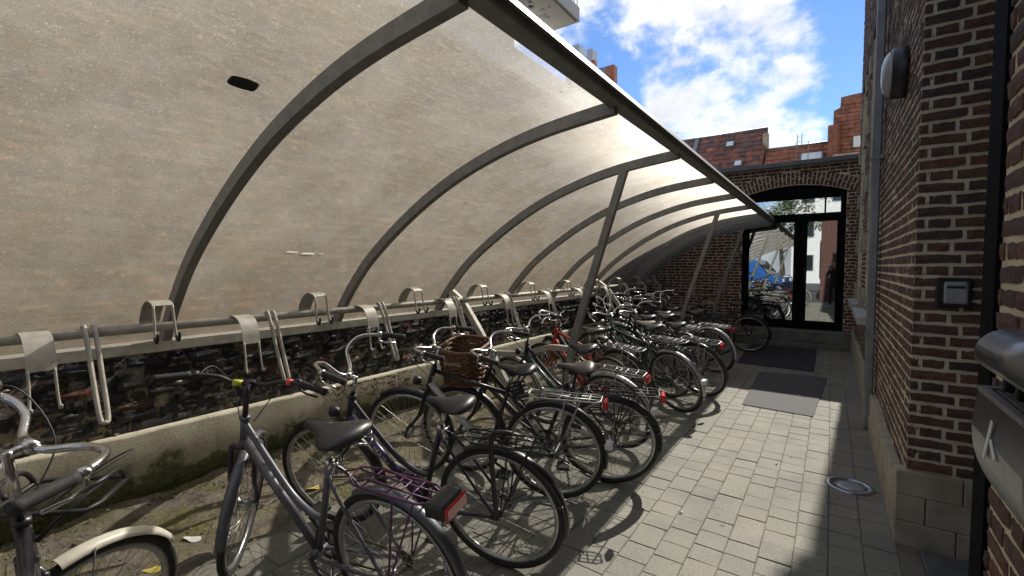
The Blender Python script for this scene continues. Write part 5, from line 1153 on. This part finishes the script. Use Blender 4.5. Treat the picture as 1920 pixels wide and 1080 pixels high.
V = [(0,0,0.95), (0,-0.01,1.12), (0,0,1.32), (0,0,1.44), (0,0.02,1.50)]; E_ = [(0,1),(1,2),(2,3),(3,4)]; RD = [(0.15,0.11),(0.135,0.10),(0.16,0.11),(0.09,0.075),0.055]
for s_ in (-1, 1):
    b0 = len(V); V += [(s_*0.10,0,0.86), (s_*0.105,0.01,0.50), (s_*0.11,-0.02,0.10), (s_*0.12,0.06,0.05)]; E_ += [(0,b0),(b0,b0+1),(b0+1,b0+2),(b0+2,b0+3)]; RD += [0.088, 0.062, 0.046, 0.045]
    b0 = len(V); V += [(s_*0.19,0,1.40), (s_*0.23,0.05,1.17), (s_*0.10-0.05,0.30,1.44), (s_*0.07-0.08,0.37,1.53)]; E_ += [(2,b0),(b0,b0+1),(b0+1,b0+2),(b0+2,b0+3)]; RD += [0.062, 0.048, 0.036, 0.028]
body_o = skin('body', V, E_, RD, 'cloth_dark', pe_)
g = MB(); g.lathe([(0.0,-0.125), (0.045,-0.118), (0.066,-0.085), (0.076,-0.03), (0.080,0.02), (0.076,0.07), (0.055,0.11), (0.0,0.122)], 18, X4((1,0,0),(0,1.12,0),(0,0,1),(0,0.03,1.64))); g.tube([(0,0.10,1.66),(0,0.135,1.615),(0,0.115,1.605)], 0.013, 8)
for s_ in (-1, 1): g.obox((s_*0.082, 0.02, 1.63), (0.018, 0.035, 0.055), Matrix.Identity(3))
hd = g.build('head', 'skin', pe_)
g = MB(); g.lathe([(0.080,-0.01), (0.089,0.03), (0.086,0.08), (0.062,0.122), (0.0,0.135)], 18, X4((1,0,0),(0,1.12,0),(0,0,1),(0,0.008,1.64))); g.build('hair', 'hair', hd)
for s_ in (-1, 1):
    MB().lathe([(0,0),(0.009,0.002),(0.0,0.006)], 8, X4((1,0,0),(0,0,1),(0,1,0),(s_*0.03,0.108,1.655))).build('eye', 'hair', hd)
    hx = s_*0.07-0.08
    V = [(hx,0.37,1.53), (hx,0.395,1.565)]; E_ = [(0,1)]; RD = [0.026, 0.03]
    for k in range(4):
        b0 = len(V); z_ = 1.545+0.02*k; ln_ = (0.026, 0.031, 0.033, 0.028)[k]; V += [(hx+s_*0.005, 0.415, z_), (hx-s_*0.012, 0.415+ln_, z_+0.004), (hx-s_*0.035, 0.42+ln_, z_+0.006)]; E_ += [(1,b0),(b0,b0+1),(b0+1,b0+2)]; RD += [0.009, 0.0085, 0.0075]
    b0 = len(V); V += [(hx-s_*0.02, 0.385, 1.575), (hx-s_*0.04, 0.405, 1.60)]; E_ += [(1,b0),(b0,b0+1)]; RD += [0.010, 0.009]
    skin('hand', V, E_, RD, 'skin', body_o, 1)
    sx0 = s_*0.12; g = MB(); g.bbox(sx0-0.045, sx0+0.045, -0.09, 0.17, 0.0, 0.055, 0.02); g.bbox(sx0-0.04, sx0+0.04, -0.085, 0.04, 0.05, 0.10, 0.02); g.build('shoe', 'white_plastic', body_o)
MB().bbox(-0.175, -0.025, 0.432, 0.442, 1.545, 1.625, 0.003).build('phone', 'black_plastic', label='black phone held up by the mirrored person', cat='phone').location = (0.10, -0.50, 0.0)

# ------------------------------------------------------------------ litter and leaves
rg = random.Random(77)
def soil_z(X, Y): return 0.02+0.035*noise.noise((X*3, Y*3, 1))+0.02*noise.noise((X*11, Y*11, 4))+0.05*max(0, 1-(X+3.74)/0.35)
def leaf(x_, y_, z_, q, mat, rz, label, cat, nm, grp=None):
    pts = []; 
    for k in range(14):
        a = 2*math.pi*k/14; rr = q*(0.62+0.38*abs(math.cos(a)))*(1+0.12*noise.noise((k*1.3, x_*9, y_*9))); pts.append((rr*math.cos(a), rr*0.62*math.sin(a), 0.006*math.sin(a*2)+0.004))
    g = MB().add(pts+[(0,0,0.009)]+[(px, py, pz-0.002) for px, py, pz in pts], [(14, k, (k+1) % 14) for k in range(14)]+[(k, 15+k, 15+(k+1) % 14, (k+1) % 14) for k in range(14)]+[tuple(range(28, 14, -1))]); o_ = g.build(nm, mat, label=label, cat=cat, group=grp); o_.location = (x_, y_, z_ if x_ > -2.6 else soil_z(x_, y_)+0.004); o_.rotation_euler = (rg.uniform(-.15,.15), rg.uniform(-.15,.15), rz); return o_
leaf(-2.86, 0.83, 0.045, 0.05, 'leaf_yellow', 0.6, 'yellow leaf on the soil inside the cream-mudguard wheel', 'leaf', 'fallen_leaf')
leaf(-2.95, 1.80, 0.045, 0.055, 'leaf_yellow', 1.2, 'yellow leaf on the soil behind the grey bicycle frame', 'leaf', 'fallen_leaf')
leaf(-2.98, 1.06, 0.05, 0.06, 'paper', 0.3, 'crumpled white paper on the soil beside the grey front wheel', 'litter', 'paper_scrap')
leaf(-1.41, 2.66, 0.004, 0.022, 'paper', 0.3, 'white scrap on the paving under the basket bicycle', 'litter', 'paper_scrap')
leaf(-0.75, 2.99, 0.004, 0.014, 'paper', 0.9, 'small white speck on the sunlit paving', 'litter', 'paper_scrap')
leaf(-0.32, 4.18, 0.004, 0.014, 'paper', 1.4, 'small white speck on the sunlit paving near the ground light', 'litter', 'paper_scrap')
leaf(0.17, 3.55, 0.004, 0.012, 'paper', 1.4, 'small white speck on the shaded paving by the plinth', 'litter', 'paper_scrap')
leaf(-0.28, 6.55, 0.013, 0.016, 'paper', 0.4, 'small white speck lying on the nearer rubber mat', 'litter', 'paper_scrap')
mb = MB()
for k in range(520):
    q = rg.uniform(0.002, 0.006); side = rg.random()
    if side < 0.55: x_ = 0.33-abs(rg.gauss(0, 0.07)); y_ = rg.uniform(1.5, 10.3)
    else: x_ = rg.uniform(-2.2, 0.25); y_ = rg.uniform(1.5, 10)
    c = Vector((x_, y_, 0.003)); mb.add([c+Vector((q*math.cos(a)*rg.uniform(.6,1.3), q*math.sin(a)*rg.uniform(.6,1.3), 0)) for a in (0, 1.57, 3.14, 4.71)]+[c+Vector((0, 0, q*0.9))], [(0,1,4), (1,2,4), (2,3,4), (3,0,4)])
mb.build('grit', 'stone', label='loose grit and crumbs scattered over the paving', cat='grit', kind='stuff')
mb = MB()
for k in range(900):
    x_ = -3.66+abs(rg.gauss(0, 0.42)); y_ = rg.uniform(-0.3, 9.5); q = rg.uniform(0.006, 0.022); a = rg.uniform(0, 6.3); c = Vector((x_, y_, 0.035+0.035*noise.noise((x_*3, y_*3, 1))+0.05*max(0, 1-(x_+3.74)/0.35)+0.006)); d = Vector((math.cos(a), math.sin(a), rg.uniform(-.3,.3)))*q; e = Vector((-math.sin(a), math.cos(a), rg.uniform(-.4,.4)))*q*0.5
    if x_ > -2.6: continue
    mb.add([c-d, c+e, c+d, c-e], [(0,1,2,3)])
for k in range(120):
    x_ = -3.6+rg.random()*0.9; y_ = rg.uniform(0, 7); a = rg.uniform(0, 6.3); ln_ = rg.uniform(0.05, 0.2); mb.tube([(x_, y_, 0.05), (x_+math.cos(a)*ln_, y_+math.sin(a)*ln_, 0.055)], 0.002, 4)
mb.build('leaf_litter', 'dry_leaf', label='dry leaves and twigs scattered on the soil under the rack', cat='leaves', kind='stuff')
for o_ in bpy.data.objects:
    if 'world_kids' in o_: del o_['world_kids']
